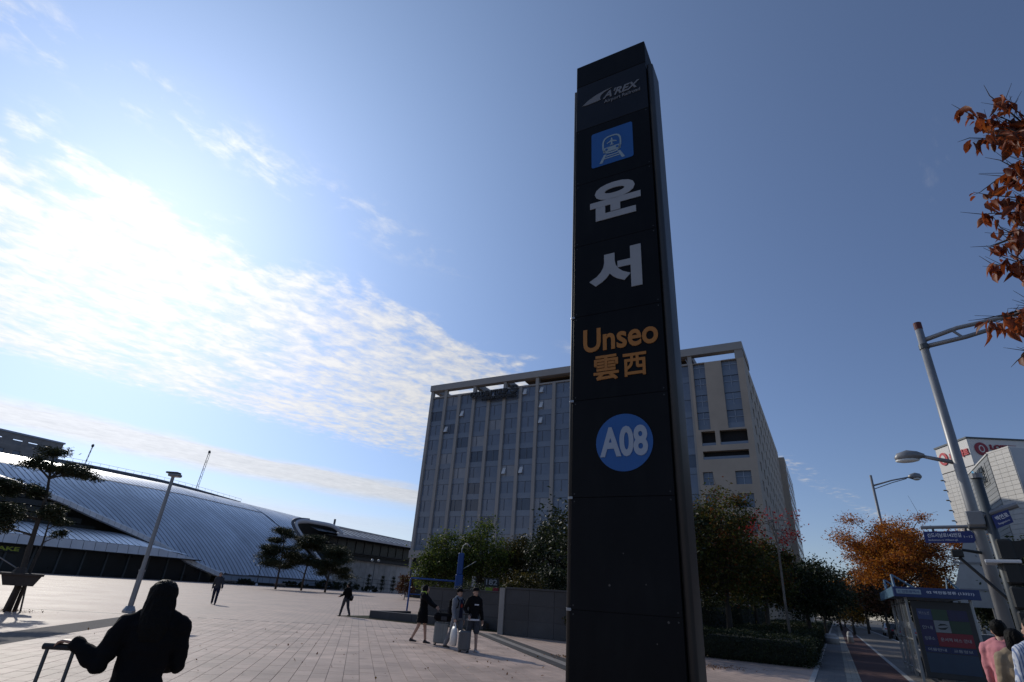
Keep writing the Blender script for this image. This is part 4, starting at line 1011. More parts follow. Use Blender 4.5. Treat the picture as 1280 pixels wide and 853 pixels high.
def remesh(mb, name, m, parent, vox, it=5, K=1., fold=0., fs=(9, 9, 5)):
    me = mb.mesh('raw'); o = bpy.data.objects.new('raw', me)
    r = o.modifiers.new('r', 'REMESH'); r.mode = 'VOXEL'; r.voxel_size = vox; r.use_smooth_shade = True
    s = o.modifiers.new('s', 'SMOOTH'); s.factor = .5; s.iterations = it
    nm = evaluated(o); nm.name = name; bpy.data.meshes.remove(me)
    if fold:                                       # creases and strands as real relief
        sd = random.uniform(0, 50)
        n = len(nm.vertices); co = np.empty(n*3); no = np.empty(n*3); nm.vertices.foreach_get('co', co); nm.vertices.foreach_get('normal', no); co = co.reshape(-1, 3); no = no.reshape(-1, 3)
        q = co*np.array(fs)+np.array((sd, 0, 0)); k = np.array([mnoise.noise(a)+.5*mnoise.noise(b) for a, b in zip(q.tolist(), (q*2.3).tolist())])
        nm.vertices.foreach_set('co', (co+no*(fold*k)[:, None]).ravel()); nm.update()
    nm.transform(Matrix.Scale(K, 4)); nm.polygons.foreach_set('use_smooth', [True]*len(nm.polygons)); nm.materials.clear()
    return obj(name, nm, m, parent)
def ik(a, b, l1, l2, pole):
    a, b, pole = Vector(a), Vector(b), Vector(pole); d = b-a; L = min(d.length, (l1+l2)*.995); d.normalize(); b = a+d*L
    x = (l1*l1-l2*l2+L*L)/(2*L); h = math.sqrt(max(0, l1*l1-x*x)); p = (pole-d*pole.dot(d)); p = p.normalized() if p.length > 1e-5 else d.orthogonal().normalized()
    return a+d*x+p*h, b
def limb(mb, P, r, n=10):
    Q, q = [], []
    for i in range(len(P)-1):
        for k in range(4):
            f = k/4; Q.append(Vector(P[i]).lerp(Vector(P[i+1]), f)); q.append(r[i]+(r[i+1]-r[i])*f)
    Q.append(Vector(P[-1])); q.append(r[-1]); mb.tube(Q, q, n)
    for p, rr in zip(P, r): mb.ell(p, (rr, rr, rr), 8, 6)
def hand(mb, w, d, nrm, side, curl):
    d = Vector(d).normalized(); nrm = Vector(nrm); nrm = (nrm-d*nrm.dot(d)).normalized(); wx = d.cross(nrm)*side
    for i, ln in enumerate((.95, 1.05, 1.0, .8)):
        off = wx*((1.5-i)*.0205); kn = w+d*.088+off; mb.tube([w+off*.7, kn], [.014, .012], 7); p = kn; q = d
        for s, L in enumerate((.042, .028, .022)):
            q = (q+nrm*curl*(.55+.2*s)).normalized(); e = p+q*L*ln; mb.tube([p, e], [.0105-.001*s, .0098-.001*s], 6); mb.ell(e, (.0095-.001*s,)*3, 6, 4); p = e
    b = w+d*.025+wx*.03; k = b+d*.04+wx*.025+nrm*.012; mb.tube([w+d*.01+wx*.012, b, k, k+d*.03+nrm*.02*max(.3, curl)], [.014, .014, .0115, .009], 7); mb.ell(k+d*.03+nrm*.02*max(.3, curl), (.009,)*3, 6, 4)
def person(label, xy, bearing, H, top, top_mat, bottom, bottom_mat, legs=((14, 6), (-14, 14)), arms=None, shoes='shoe_dark', hair='short', cap=None, vox=.013, lean=0., headyaw=0., z0=0., wide=1., hem=None, sleeve=1., hood=True, bulk=1.):
    K = H/1.73; t = thing('person', label, 'person', (xy[0], xy[1], z0), R(-bearing), 'people on the plaza and pavement')
    hz = .92; ank = {}; kn = {}; hip = {}
    for s, (sw, kb) in zip((-1, 1), legs):
        hip[s] = Vector((s*.095, 0, hz)); a = R(sw); kn[s] = hip[s]+Vector((s*.005, math.sin(a), -math.cos(a)))*.43; b = R(sw-kb); ank[s] = kn[s]+Vector((0, math.sin(b), -math.cos(b)))*.41
    dz = .085-min(ank[-1].z, ank[1].z)
    for D in (hip, kn, ank):
        for s in D: D[s] = D[s]+Vector((0, 0, dz))
    hz += dz; ly = math.tan(R(lean)); T = lambda z, x=0., y=0.: Vector((x, y+ly*(z-hz), z+dz*0))
    sh = {s: T(1.395+dz, s*.182*wide) for s in (-1, 1)}; elb = {}; wr = {}; hd = {}
    arms = arms or {}
    for s in (-1, 1):
        A = arms.get(s, (8 if s < 0 else -10, 8, 12))
        if isinstance(A, dict):
            e, w = ik(sh[s], A['wrist'], .285, .255, A.get('pole', (s*.3, -1, -.3))); elb[s], wr[s] = e, w
        else:
            sw, ab, eb = [R(q) for q in A]; elb[s] = sh[s]+Vector((s*math.sin(ab), math.sin(sw)*math.cos(ab), -math.cos(sw)*math.cos(ab)))*.285
            ab2 = ab*.5; wr[s] = elb[s]+Vector((s*math.sin(ab2), math.sin(sw+eb)*math.cos(ab2), -math.cos(sw+eb)*math.cos(ab2)))*.255
        hd[s] = (wr[s]-elb[s]).normalized()
    tor = [(.86, .155, .10), (.95, .165, .115), (1.05, .145, .105), (1.15, .145, .105), (1.28, .168, .118), (1.38, .165, .105), (1.44, .11, .08), (1.48, .06, .06)]
    b = MB(); b.tube([T(z+dz) for z, _, _ in tor], [(rx*wide, ry) for _, rx, ry in tor], 14)
    b.tube([T(1.44+dz), T(1.53+dz, 0, .01)], [.062, .055], 10)
    hc = T(1.605+dz, 0, .02); yaw = Matrix.Rotation(R(-headyaw), 3, 'Z')
    b.ell(hc+Vector((0, 0, .02)), (.078, .098, .105), 14, 12); b.ell(hc+yaw @ Vector((0, .03, -.055)), (.058, .062, .062), 12, 8)
    b.ell(hc+yaw @ Vector((0, .10, -.015)), (.014, .020, .024), 8, 6)
    for s in (-1, 1): b.ell(hc+yaw @ Vector((s*.079, -.005, -.01)), (.010, .022, .032), 8, 6)
    for s in (-1, 1):
        limb(b, [hip[s], kn[s], ank[s]], [.088, .056, .040]); limb(b, [sh[s], elb[s], wr[s]], [.05, .040, .027])
        A = arms.get(s); grip = isinstance(A, dict) and A.get('grip', False)
        hand(b, wr[s], (A['dir'] if grip and 'dir' in A else hd[s]), (A.get('nrm', (-s, 0, 0)) if isinstance(A, dict) else (-s, .2, 0)), s, 1.1 if grip else .35)
        b.tube([ank[s], ank[s]+Vector((0, .05, -.045)), ank[s]+Vector((0, .14, -.06))], [.04, .036, .028], 8)
    remesh(b, 'body', 'skin', t, min(vox, .0105), 3, K)
    for s in (-1, 1): MB().ell((hc+yaw @ Vector((s*.031, .088, .012)))*K, (.012*K, .006*K, .006*K), 8, 6).build('eye', 'hair_black', t)
    MB().ell((hc+yaw @ Vector((0, .088, -.062)))*K, (.022*K, .007*K, .005*K), 8, 6).build('mouth', 'cloth_red', t)
    # lower garment
    if bottom:
        g_ = MB(); end = {'trousers': .98, 'shorts': .0}[bottom]; g_.tube([T(z+dz) for z in (.84, .93, 1.04)], [(.165, .12), (.178, .13), (.158, .12)], 14)
        for s in (-1, 1):
            if bottom == 'shorts': e = hip[s].lerp(kn[s], .86); limb(g_, [hip[s], e], [.104, .098])
            else: e = kn[s].lerp(ank[s], end); limb(g_, [hip[s], kn[s], e], [.105, .075, .062])
        remesh(g_, bottom, bottom_mat, t, vox, 4, K, .010, (10, 10, 14))
    # upper garment
    hem_z = {'jacket': .86, 'coat': .60, 'shirt': .90, 'hoodie': .86}[top] if hem is None else hem; fl = {'coat': .055}.get(top, .0)
    g_ = MB(); zs = [(hem_z+dz, .165+fl, .135+fl), (max(hem_z+.08, .92)+dz, .172+fl*.5, .135+fl*.5), (1.05+dz, .165, .130), (1.18+dz, .168, .132), (1.30+dz, .188, .142), (1.40+dz, .185, .122), (1.455+dz, .125, .095), (1.49+dz, .085, .08)]
    g_.tube([T(z) for z, _, _ in zs], [(a*wide, c*bulk) for _, a, c in zs], 16)
    for s in (-1, 1):
        g_.tube([T(1.465+dz, s*.03), T(1.455+dz, s*.09), sh[s]+Vector((0, 0, -.01))], [(.07, .075), (.066, .07), (.062, .066)], 10)
        e = elb[s].lerp(wr[s], .93) if sleeve > .6 else elb[s].lerp(sh[s], .15)
        if sleeve > .6: limb(g_, [sh[s], elb[s], e], [.078*bulk, .064*bulk, .052*bulk])
        else: limb(g_, [sh[s], e], [.078, .07])
    if top in ('hoodie', 'coat') and hood: g_.ell(T(1.44+dz, 0, -.09), (.12, .07, .075), 12, 8); g_.tube([T(1.45+dz), T(1.51+dz, 0, -.005)], [(.10, .085), (.085, .085)], 12)
    elif top in ('jacket', 'shirt'): g_.tube([T(1.45+dz), T(1.495+dz)], [(.085, .08), (.075, .072)], 12)
    remesh(g_, top, top_mat, t, vox, 4, K, .012*bulk**2, (8, 8, 11))
    for s in (-1, 1):
        f = MB(); a = ank[s]; f.tube([a+Vector((0, -.065, -.055)), a+Vector((0, -.02, -.04)), a+Vector((0, .06, -.05)), a+Vector((0, .15, -.062)), a+Vector((0, .19, -.066))], [(.032, .03), (.046, .046), (.047, .036), (.045, .026), (.028, .018)], 10)
        f.tube([a+Vector((0, -.01, -.03)), a+Vector((0, 0, .02))], [.048, .046], 10); remesh(f, 'shoe', shoes, t, .011, 3, K)
    h = MB()
    if hair == 'short': h.ell(hc+yaw @ Vector((0, -.014, .042)), (.085, .100, .094), 14, 10); h.ell(hc+yaw @ Vector((0, -.050, -.005)), (.074, .056, .062), 12, 8)
    elif hair == 'long':
        h.ell(hc+Vector((0, -.012, .022)), (.108, .115, .104), 16, 12)
        P = [hc+yaw @ Vector((0, -.02, .02)), hc+yaw @ Vector((0, -.045, -.05)), hc+yaw @ Vector((0, -.075, -.13)), hc+yaw @ Vector((0, -.115, -.22)), hc+yaw @ Vector((0, -.135, -.32))]
        h.tube(P, [(.104, .09), (.112, .092), (.116, .08), (.108, .06), (.085, .035)], 16)
        for i in range(16): q = -1.5+3*i/15; c0 = hc+yaw @ Vector((math.sin(q)*.098, -.035-math.cos(q)*.06, -.10)); h.tube([c0, c0+Vector((random.uniform(-.012, .012), -.02, -.16-random.uniform(0, .05)))], [.016, .008], 6)
    elif hair == 'bob': h.ell(hc+Vector((0, -.012, .035)), (.093, .11, .102), 14, 10); h.tube([hc+yaw @ Vector((0, -.03, .04)), hc+yaw @ Vector((0, -.04, -.06)), hc+yaw @ Vector((0, -.05, -.13))], [(.09, .085), (.10, .085), (.09, .065)], 14)
    if hair == 'hood': h.ell(hc+Vector((0, -.025, .02)), (.105, .115, .125), 14, 10); remesh(h, 'hood', top_mat, t, .012, 3, K)
    else: remesh(h, 'hair', 'hair_black', t, .010, 3, K, .007, (55, 55, 7))
    if cap:
        c_ = MB(); c_.tube([hc+Vector((0, -.005, .04)), hc+Vector((0, -.005, .09)), hc+Vector((0, -.005, .135)), hc+Vector((0, -.005, .15))], [(.096, .113), (.098, .112), (.075, .088), (.02, .025)], 16)
        bx = yaw @ Vector((0, .15, .055)); c_.ell(hc+bx, (.075, .085, .010), 14, 6, Matrix.Rotation(R(-headyaw), 3, 'Z')); remesh(c_, 'cap', cap, t, .010, 2, K)
    t['_k'] = K; info = dict(t=t, K=K, wr={s: wr[s]*K for s in wr}, hd=hd, hc=hc*K, T=lambda z, x=0., y=0.: T(z+dz, x, y)*K)
    del t['_k']; return info
def world_of(t, p): return Matrix.Translation(t.location) @ t.rotation_euler.to_matrix().to_4x4() @ Vector(p)
def local_of(xy, bearing, w, K): 
    d = Matrix.Rotation(R(bearing), 4, 'Z') @ (Vector(w)-Vector((xy[0], xy[1], 0))); return d/K
def suitcase(label, loc, rz, m, h=.62, w=.42, d=.25, handle=.42, lean=0.):
    t = thing('suitcase', label, 'suitcase', loc, rz, 'wheeled suitcases')
    MB().bbox(-w/2, -d/2, .07, w/2, d/2, .07+h, .035).build('shell', m, t)
    for k in range(5): x = -w/2+.07+k*(w-.14)/4; MB().bbox(x-.012, -d/2-.008, .12, x+.012, d/2+.008, .03+h, .004).build('ridge', m, t)
    for sx in (-1, 1):
        for sy in (-1, 1): c = MB().tube([(sx*(w/2-.05)-.015, sy*(d/2-.04), .03), (sx*(w/2-.05)+.015, sy*(d/2-.04), .03)], .03, 10).build('caster', 'shoe_dark', t)
        MB().tube([(sx*w*.2, d/2-.04, .07+h), (sx*w*.2, d/2-.04+lean, .07+h+handle)], .012, 8).build('handle_rod', 'steel_dark', t)
    MB().tube([(-w*.27, d/2-.04+lean, .07+h+handle), (w*.27, d/2-.04+lean, .07+h+handle)], .02, 10).build('grip', 'shoe_dark', t)
    MB().tube([(-.07, -.03, .07+h), (-.06, -.03, .10+h), (.06, -.03, .10+h), (.07, -.03, .07+h)], .011, 8).build('top_handle', 'shoe_dark', t)
    return t
def build_people():
    # man in dark suit crossing the plaza
    person('man in dark open jacket walking towards the plaza lamp, farthest figure', (-17.0, 36.6), 158, 1.80, 'jacket', 'cloth_darkgrey', 'trousers', 'cloth_navy', ((16, 4), (-12, 12)), {-1: (14, 12, 12), 1: (-12, 10, 8)})
    # person with shoulder bag seen from behind
    xy = (-8.1, 32.85); p = person('person in black top and dark trousers with shoulder bag, seen from behind', xy, -52, 1.68, 'shirt', 'cloth_black', 'trousers', 'cloth_darkgrey', ((18, 4), (-16, 18)), {-1: (16, 6, 55), 1: (-10, 10, 30)})
    w = world_of(p['t'], p['T'](.95, .25, -.02)); bag = thing('shoulder_bag', 'black bag hanging at the hip of the figure seen from behind', 'bag', w, R(52))
    MB().bbox(-.07, -.17, -.12, .07, .17, .14, .04).build('pouch', 'cloth_black', bag); MB().bbox(-.075, -.175, .0, .078, .175, .15, .02).build('flap', 'cloth_darkgrey', bag)
    MB().tube([(0, -.12, .13), (-.16, -.10, .52), (-.26, -.01, .60), (-.18, .10, .48), (0, .12, .13)], .012, 6).build('strap', 'shoe_dark', bag)
    # left traveller of the three: black hooded coat, bare legs
    xy = (-2.35, 20.15); hw = (-1.83, 20.05, 1.02)
    p = person('traveller in long black coat with lime headphones pushing the silver suitcase', xy, 98, 1.74, 'coat', 'cloth_black', None, None, ((12, 4), (-12, 14)), {-1: dict(wrist=local_of(xy, 98, hw, 1.74/1.73)), 1: dict(wrist=local_of(xy, 98, (-1.83, 19.88, 1.02), 1.74/1.73), grip=True, nrm=(0, 0, -1))}, hair='hood', shoes='shoe_dark')
    hp = thing('headphones', 'lime green headphones round the neck of the coated traveller', 'headphones', world_of(p['t'], p['T'](1.50, 0, 0)), R(-98), )
    for s in (-1, 1): MB().tube([(s*.085, .02, .0), (s*.125, .02, .0)], .055, 14).build('ear_cup', 'lime', hp)
    MB().tube([(-.11, .02, .02), (-.10, -.09, .03), (0, -.13, .03), (.10, -.09, .03), (.11, .02, .02)], .014, 8).build('headband', 'lime', hp)
    suitcase('silver suitcase with black bag on top, left of the pair', (-1.66, 19.75, 0), R(172), 'case_silver', .60, .42, .25, .34)
    b = thing('travel_bag', 'black soft bag strapped on top of the silver suitcase', 'bag', (-1.64, 19.72, .70), R(-14)); MB().bbox(-.27, -.17, 0, .34, .15, .24, .07).build('body', 'cloth_black', b); MB().tube([(-.12, -.02, .22), (-.08, -.02, .34), (.12, -.02, .34), (.16, -.02, .22)], .016, 8).build('carry_handle', 'cloth_darkgrey', b)
    MB().bbox(.0, -.178, .03, .2, -.165, .15, .01).build('front_pocket', 'cloth_darkgrey', b)
    # middle man in grey jacket with backpack and carrier bag
    xy = (-1.12, 18.75); p = person('man in grey jacket and black cap with backpack and white carrier bag', xy, 128, 1.71, 'jacket', 'cloth_grey', 'trousers', 'denim_grey', ((18, 6), (-14, 16)), {-1: (2, 6, 10), 1: (6, 10, 16)}, shoes='shoe_dark', cap='cloth_black')
    K = p['K']
    sb = MB()
    for z, wd, yy in ((1.43, .05, .115), (1.30, .07, .150), (1.15, .075, .143), (1.0, .08, .142), (.90, .085, .142)): sb.v += [tuple(p['T'](z, -wd, yy)), tuple(p['T'](z, wd, yy))]
    sb.f = [(2*i, 2*i+2, 2*i+3, 2*i+1) for i in range(4)]; sb.build('tee_shirt', 'cloth_navy', p['t'])
    MB().ell(p['T'](1.25, 0, .152), (.05, .012, .06), 10, 6).build('shirt_print', 'cloth_red', p['t'])
    bp = thing('backpack', 'black backpack on the man in the grey jacket', 'backpack', world_of(p['t'], p['T'](.98, 0, -.20)), R(-128)); g_ = MB(); g_.bbox(-.15, -.10, 0, .15, .07, .44, .05); g_.build('pack', 'cloth_black', bp); MB().bbox(-.12, -.15, .04, .12, -.10, .22, .03).build('front_pocket', 'cloth_darkgrey', bp)
    for s in (-1, 1): MB().tube([(s*.10, .06, .40), (s*.12, .10, .50), (s*.12, .22, .505), (s*.125, .335, .40), (s*.13, .30, .22), (s*.14, .05, .10)], .018, 6).build('strap', 'cloth_black', bp)
    w = world_of(p['t'], p['wr'][1]+p['hd'][1]*.11); cb = thing('carrier_bag', 'white plastic carrier bag in the hand of the man in grey', 'bag', (w.x, w.y, 0), R(-60)); z = w.z
    gb = MB(); gb.tube([(0, 0, z-.62), (0, 0, z-.6), (0, 0, z-.35), (.0, 0, z-.2), (0, 0, z-.1)], [(.10, .05), (.165, .085), (.17, .09), (.15, .07), (.10, .03)], 14); gb.build('sack', 'plastic_white', cb, True)
    for s in (-1, 1): MB().tube([(s*.08, 0, z-.12), (s*.03, 0, z-.02), (0, 0, z)], [.022, .014, .01], 6).build('loop', 'plastic_white', cb)
    # right man in black hooded top and shorts
    xy = (-.60, 18.35); hw = (-.76, 18.15, 1.0)
    p = person('man in black hooded top and shorts with black cap beside the grey suitcase', xy, 150, 1.74, 'hoodie', 'cloth_black', 'shorts', 'cloth_darkgrey', ((10, 4), (-10, 12)), {1: dict(wrist=local_of(xy, 150, hw, 1.74/1.73), grip=True, nrm=(0, 0, -1)), -1: (6, 10, 10)}, cap='cloth_black', shoes='shoe_light')
    MB().tube([tuple(p['T'](.86, .19*math.cos(q), .155*math.sin(q))) for q in np.linspace(0, 2*math.pi, 25)], [(.012*1, .028)]*25, 6).build('shirt_hem', 'cloth_white', p['t'])
    MB().bbox(-.075, -.004, -.018, .075, .004, .018, .003).build('chest_print', 'cloth_white', p['t']).location = p['T'](1.27, 0, .15)
    suitcase('dark grey suitcase with telescopic handle beside the man in shorts', (-.80, 18.02, 0), R(165), 'case_grey', .50, .34, .22, .44)
    # three people at the right edge
    person('man in pink shirt standing by the guard rail at the right edge', (6.22, 7.32), 62, 1.69, 'shirt', 'cloth_pink', 'trousers', 'cloth_black', ((3, 2), (-3, 3)), {-1: (8, 8, 18), 1: (14, 8, 60)}, hair='short', headyaw=-12, lean=4)
    person('person in tan top with dark shoulder-length hair beside the man in pink', (5.92, 6.76), 28, 1.60, 'shirt', 'cloth_tan', 'trousers', 'cloth_navy', ((2, 2), (-2, 2)), {-1: (10, 8, 40), 1: (8, 10, 50)}, hair='bob', headyaw=10)
    person('person in blue and white striped shirt cut off by the right frame edge', (5.64, 6.17), 12, 1.72, 'shirt', 'cloth_striped', 'trousers', 'cloth_darkgrey', ((2, 2), (-3, 2)), {-1: (4, 8, 10), 1: (8, 10, 40)}, hair='short', headyaw=-30)
    # woman in the left foreground with a suitcase handle
    xy = (-2.42, 4.40); K = 1.555/1.73; hw = (-2.81, 4.23, 1.13)
    p = person('woman in black coat with long black hair seen from behind, left foreground', xy, -28, 1.555, 'coat', 'cloth_black', 'trousers', 'cloth_black', ((12, 5), (-10, 12)), {-1: dict(wrist=local_of(xy, -28, hw, K), pole=(-.5, -.2, -1), grip=True, dir=(-.75, .5, .1), nrm=(0, 0, -1)), 1: dict(wrist=(.08, .24, 1.10), pole=(.55, -.25, -1))}, hair='long', vox=.010, wide=1.05, hood=False, bulk=1.03)
    g = p['wr'][-1]+Vector((-.75, .5, .1)).normalized()*.09*K; w = world_of(p['t'], g)
    t = suitcase('black telescopic handle suitcase pushed by the woman in the foreground', (w.x, w.y-.085, 0), R(5), 'cloth_black', .60, .42, .25, w.z-.69-.02, -.0)
build_people()

# ------------------------------------------------------------------ trees, shrubs, hedges
def leafmat(key, cols, tr=.35, scale=.7): M[key] = mat(key, cols[0], .55, island=cols, transl=tr, scale=scale, spec=.3)
leafmat('leaf_green', [(.026, .050, .012), (.062, .095, .018), (.125, .145, .028)], .5)
leafmat('leaf_dark', [(.010, .018, .008), (.022, .034, .012), (.042, .05, .015)], .3)
leafmat('leaf_olive', [(.030, .034, .010), (.065, .062, .016), (.12, .085, .018)], .35)
leafmat('leaf_turning', [(.026, .040, .010), (.058, .070, .015), (.12, .115, .022), (.16, .055, .016)], .45)
leafmat('leaf_orange', [(.14, .034, .010), (.38, .11, .016), (.55, .23, .028), (.24, .06, .014)], .55)
leafmat('leaf_brown', [(.05, .018, .010), (.10, .035, .012), (.07, .045, .014)], .35)
leafmat('leaf_yellow', [(.20, .10, .012), (.32, .19, .022), (.22, .08, .012)], .45)
leafmat('leaf_red', [(.22, .012, .016), (.42, .030, .030), (.20, .02, .016)], .5)
leafmat('leaf_rust', [(.13, .024, .010), (.24, .050, .012), (.32, .085, .016), (.09, .018, .010)], .5, 1.5)
leafmat('needle', [(.012, .022, .010), (.024, .036, .014), (.045, .045, .016)], .2)
leafmat('fallen', [(.10, .04, .014), (.20, .08, .02), (.26, .13, .03)], .1)
def leaves(cent, size, elong=1.8, up=.3, droop=0., r=None):
    """many small folded leaves: four-cornered blades with random facing"""
    r = r or rng; n = len(cent); cent = np.asarray(cent)
    d = r.normal(size=(n, 3)); d[:, 2] = d[:, 2]*.6-droop; d /= np.linalg.norm(d, axis=1)[:, None]
    nn = r.normal(size=(n, 3)); nn[:, 2] += up*2; w = np.cross(d, nn); w /= np.linalg.norm(w, axis=1)[:, None]+1e-9
    s = (size*r.uniform(.6, 1.3, n))[:, None]; nv = np.cross(w, d)
    a = cent-d*s*.5; b = cent+w*s*.5/elong+nv*s*.06; c = cent+d*s*.5; e = cent-w*s*.5/elong+nv*s*.06
    return np.stack([a, b, c, e], 1).reshape(-1, 3)
def quads_obj(name, V, m, parent, smooth=False):
    n = len(V)//4; me = bpy.data.meshes.new(name); me.vertices.add(n*4); me.vertices.foreach_set('co', V.astype(np.float32).ravel())
    me.loops.add(n*4); me.loops.foreach_set('vertex_index', np.arange(n*4, dtype=np.int32)); me.polygons.add(n)
    me.polygons.foreach_set('loop_start', np.arange(0, n*4, 4, dtype=np.int32)); me.update(calc_edges=True); me.validate()
    o = obj(name, me, m, parent); tag(o, kind='stuff'); return o
def bent(a, b, sag=.12, n=5, r=random):
    a, b = Vector(a), Vector(b); L = (b-a).length; j = Vector((r.uniform(-1, 1), r.uniform(-1, 1), r.uniform(.2, 1)))*L*sag
    return [a.lerp(b, i/n)+j*math.sin(math.pi*i/n) for i in range(n+1)]
def tree(name, label, xy, H, crown, zc, n_cl, per, leaf, m, bark='bark', trunk_r=.12, seed=0, clr=.32, fork=.35, group=None, cat='tree', z0=0., limbs=9, lean=(0, 0), flat=.75, hollow=.55, lumpy=.28):
    r = np.random.default_rng(seed); rr = random.Random(seed); t = thing(name, label, cat, (xy[0], xy[1], z0), rr.uniform(0, 6), group)
    rx, ry, rz = crown; top = Vector((lean[0], lean[1], zc+rz*.55)); fk = Vector((lean[0]*fork, lean[1]*fork, max(.6, zc-rz*.75)))
    P = [Vector((0, 0, -.05)), fk*.5+Vector((rr.uniform(-.06, .06), rr.uniform(-.06, .06), 0)), fk, fk.lerp(top, .5)+Vector((rr.uniform(-.2, .2), rr.uniform(-.2, .2), 0)), top]
    MB().tube(P, [trunk_r*1.25, trunk_r, trunk_r*.8, trunk_r*.45, trunk_r*.12], 9).build('trunk', bark, t, True)
    cl = []
    for i in range(n_cl):
        for _ in range(20):
            v = r.normal(size=3); v /= np.linalg.norm(v); q = r.uniform(hollow, 1.0)
            lump = 1+lumpy*mnoise.noise(Vector(v*1.7)+Vector((seed*3.1, 0, 0)))+r.uniform(-.08, .08)
            p = np.array((v[0]*rx, v[1]*ry, v[2]*rz))*q*lump
            if v[2] < -.75: continue
            if all(np.linalg.norm((p-c)/np.array((rx, ry, rz))) > .16 for c in cl) or _ > 16: break
        cl.append(p)
    cen = np.array(cl)+np.array((lean[0], lean[1], zc)); V = []
    br = []
    for i, c in enumerate(cen):
        k = max(8, int(per*r.uniform(.5, 1.4))); s = clr*min(rx, rz)*r.uniform(.7, 1.3)
        pts = c+r.normal(size=(k, 3))*np.array((s, s, s*flat))*.62; V.append(pts)
        src = P[2].lerp(P[3], rr.random()) if i < n_cl*.6 else P[3].lerp(P[4], rr.random()*.7)
        br.append((src, Vector(c)))
    order = sorted(range(len(br)), key=lambda i: -(br[i][1]-br[i][0]).length)
    for i in order[:limbs]: MB().tube(bent(*br[i], .10, 6, rr), [trunk_r*(.42-.06*k) for k in range(7)], 6).build('limb', bark, t, True)
    tw = MB()
    for i in order[limbs:]: tw.tube(bent(*br[i], .10, 4, rr), [trunk_r*.22, trunk_r*.18, trunk_r*.14, trunk_r*.1, trunk_r*.05], 4)
    for c in cen:
        for _ in range(3):
            d = Vector(r.normal(size=3))*clr*min(rx, rz)*.8; tw.tube([Vector(c)-d*.3, Vector(c)+d*.5, Vector(c)+d], [trunk_r*.08, trunk_r*.06, trunk_r*.03], 3)
    tag(tw.build('twig', bark, t), kind='stuff')
    quads_obj('crown', leaves(np.concatenate(V), leaf, r=r), m, t); return t
G1 = 'trees behind the plaza wall'
tree('plane_tree', 'low bushy green tree behind the wall, leftmost of the row by the hotel', pol(-5.4, 46), 5.5, (2.1, 2.0, 2.2), 3.3, 60, 150, .20, 'leaf_green', seed=11, group=G1)
tree('plane_tree', 'green tree behind the wall, just right of the blue post', pol(-1.6, 45), 6.4, (2.0, 2.0, 2.5), 3.9, 64, 150, .20, 'leaf_green', seed=12, group=G1)
tree('plane_tree', 'olive green tree behind the wall, second from the pylon', pol(2.2, 47), 6.0, (1.9, 1.9, 2.3), 3.9, 60, 150, .20, 'leaf_olive', seed=13, group=G1)
tree('plane_tree', 'tall dark green tree behind the wall right beside the pylon', pol(5.6, 43), 7.0, (2.0, 2.0, 2.8), 4.1, 70, 150, .20, 'leaf_dark', seed=14, group=G1)
tree('bush', 'yellowish low bush over the wall between two dark trees', pol(2.9, 33), 2.6, (1.0, .9, .75), 2.0, 30, 110, .13, 'leaf_olive', seed=15, trunk_r=.05, cat='shrub')
tree('bush', 'dark rounded bush over the wall at the pylon edge', pol(5.6, 34), 3.2, (1.2, 1.2, 1.2), 2.1, 40, 120, .13, 'leaf_dark', seed=16, trunk_r=.05, cat='shrub')
tree('bush', 'small pale dry shrub against the wall left of the pylon', (3.45, 25.3), 1.5, (.45, .4, .6), 1.0, 16, 60, .10, 'leaf_olive', seed=17, trunk_r=.03, cat='shrub')
G2 = 'trees right of the pylon'
tree('maple_tree', 'large dark green turning tree right of the pylon', pol(21.6, 30), 7.1, (2.0, 2.0, 2.8), 4.2, 90, 190, .155, 'leaf_turning', seed=21, group=G2, trunk_r=.14)
tree('maple_tree', 'lower dark tree with reddish leaves behind the large turning tree', pol(24.8, 33), 5.4, (1.5, 1.6, 2.0), 3.4, 60, 150, .15, 'leaf_turning', seed=22, group=G2)
tree('broad_tree', 'dark round tree over the hedge beside the grey footpath', pol(27.9, 36), 4.5, (1.8, 1.8, 1.6), 2.9, 60, 160, .15, 'leaf_dark', seed=23, group=G2)
tree('red_tree', 'slender tree with sparse red leaves above the hedge', pol(26.4, 27), 5.8, (1.15, 1.15, 1.0), 4.95, 20, 22, .12, 'leaf_red', 'bark_pale', seed=24, group=G2, trunk_r=.05, limbs=12)
tree('broad_tree', 'dark tree farther along the footpath, left of the lane', pol(29.2, 58), 5.5, (2.4, 2.4, 2.2), 3.6, 50, 120, .24, 'leaf_dark', seed=25, group=G2)
tree('yellow_tree', 'small yellow autumn tree deep along the cycle lane', pol(31.2, 78), 5.2, (1.6, 1.6, 2.2), 3.0, 40, 100, .26, 'leaf_yellow', seed=26)
for i, (b, D, h, lab) in enumerate(((30.3, 96, 7.0, 'brownish tree at the far end of the street, leftmost'), (32.2, 88, 7.2, 'brown tree behind the yellow tree at the street end'), (33.6, 72, 6.6, 'rust brown tree behind the orange tree, nearest the lane'), (36.8, 84, 7.6, 'brown tree behind the bus shelter roof'), (27.6, 84, 6.8, 'dark tree against the hotel flank, farthest left of the street'))):
    tree('street_tree', lab, pol(b, D), h, (2.6, 2.6, h*.36), h*.62, 44, 110, .30, ('leaf_dark', 'leaf_brown', 'leaf_brown', 'leaf_dark', 'leaf_dark')[i], seed=40+i, group='far trees along the street')
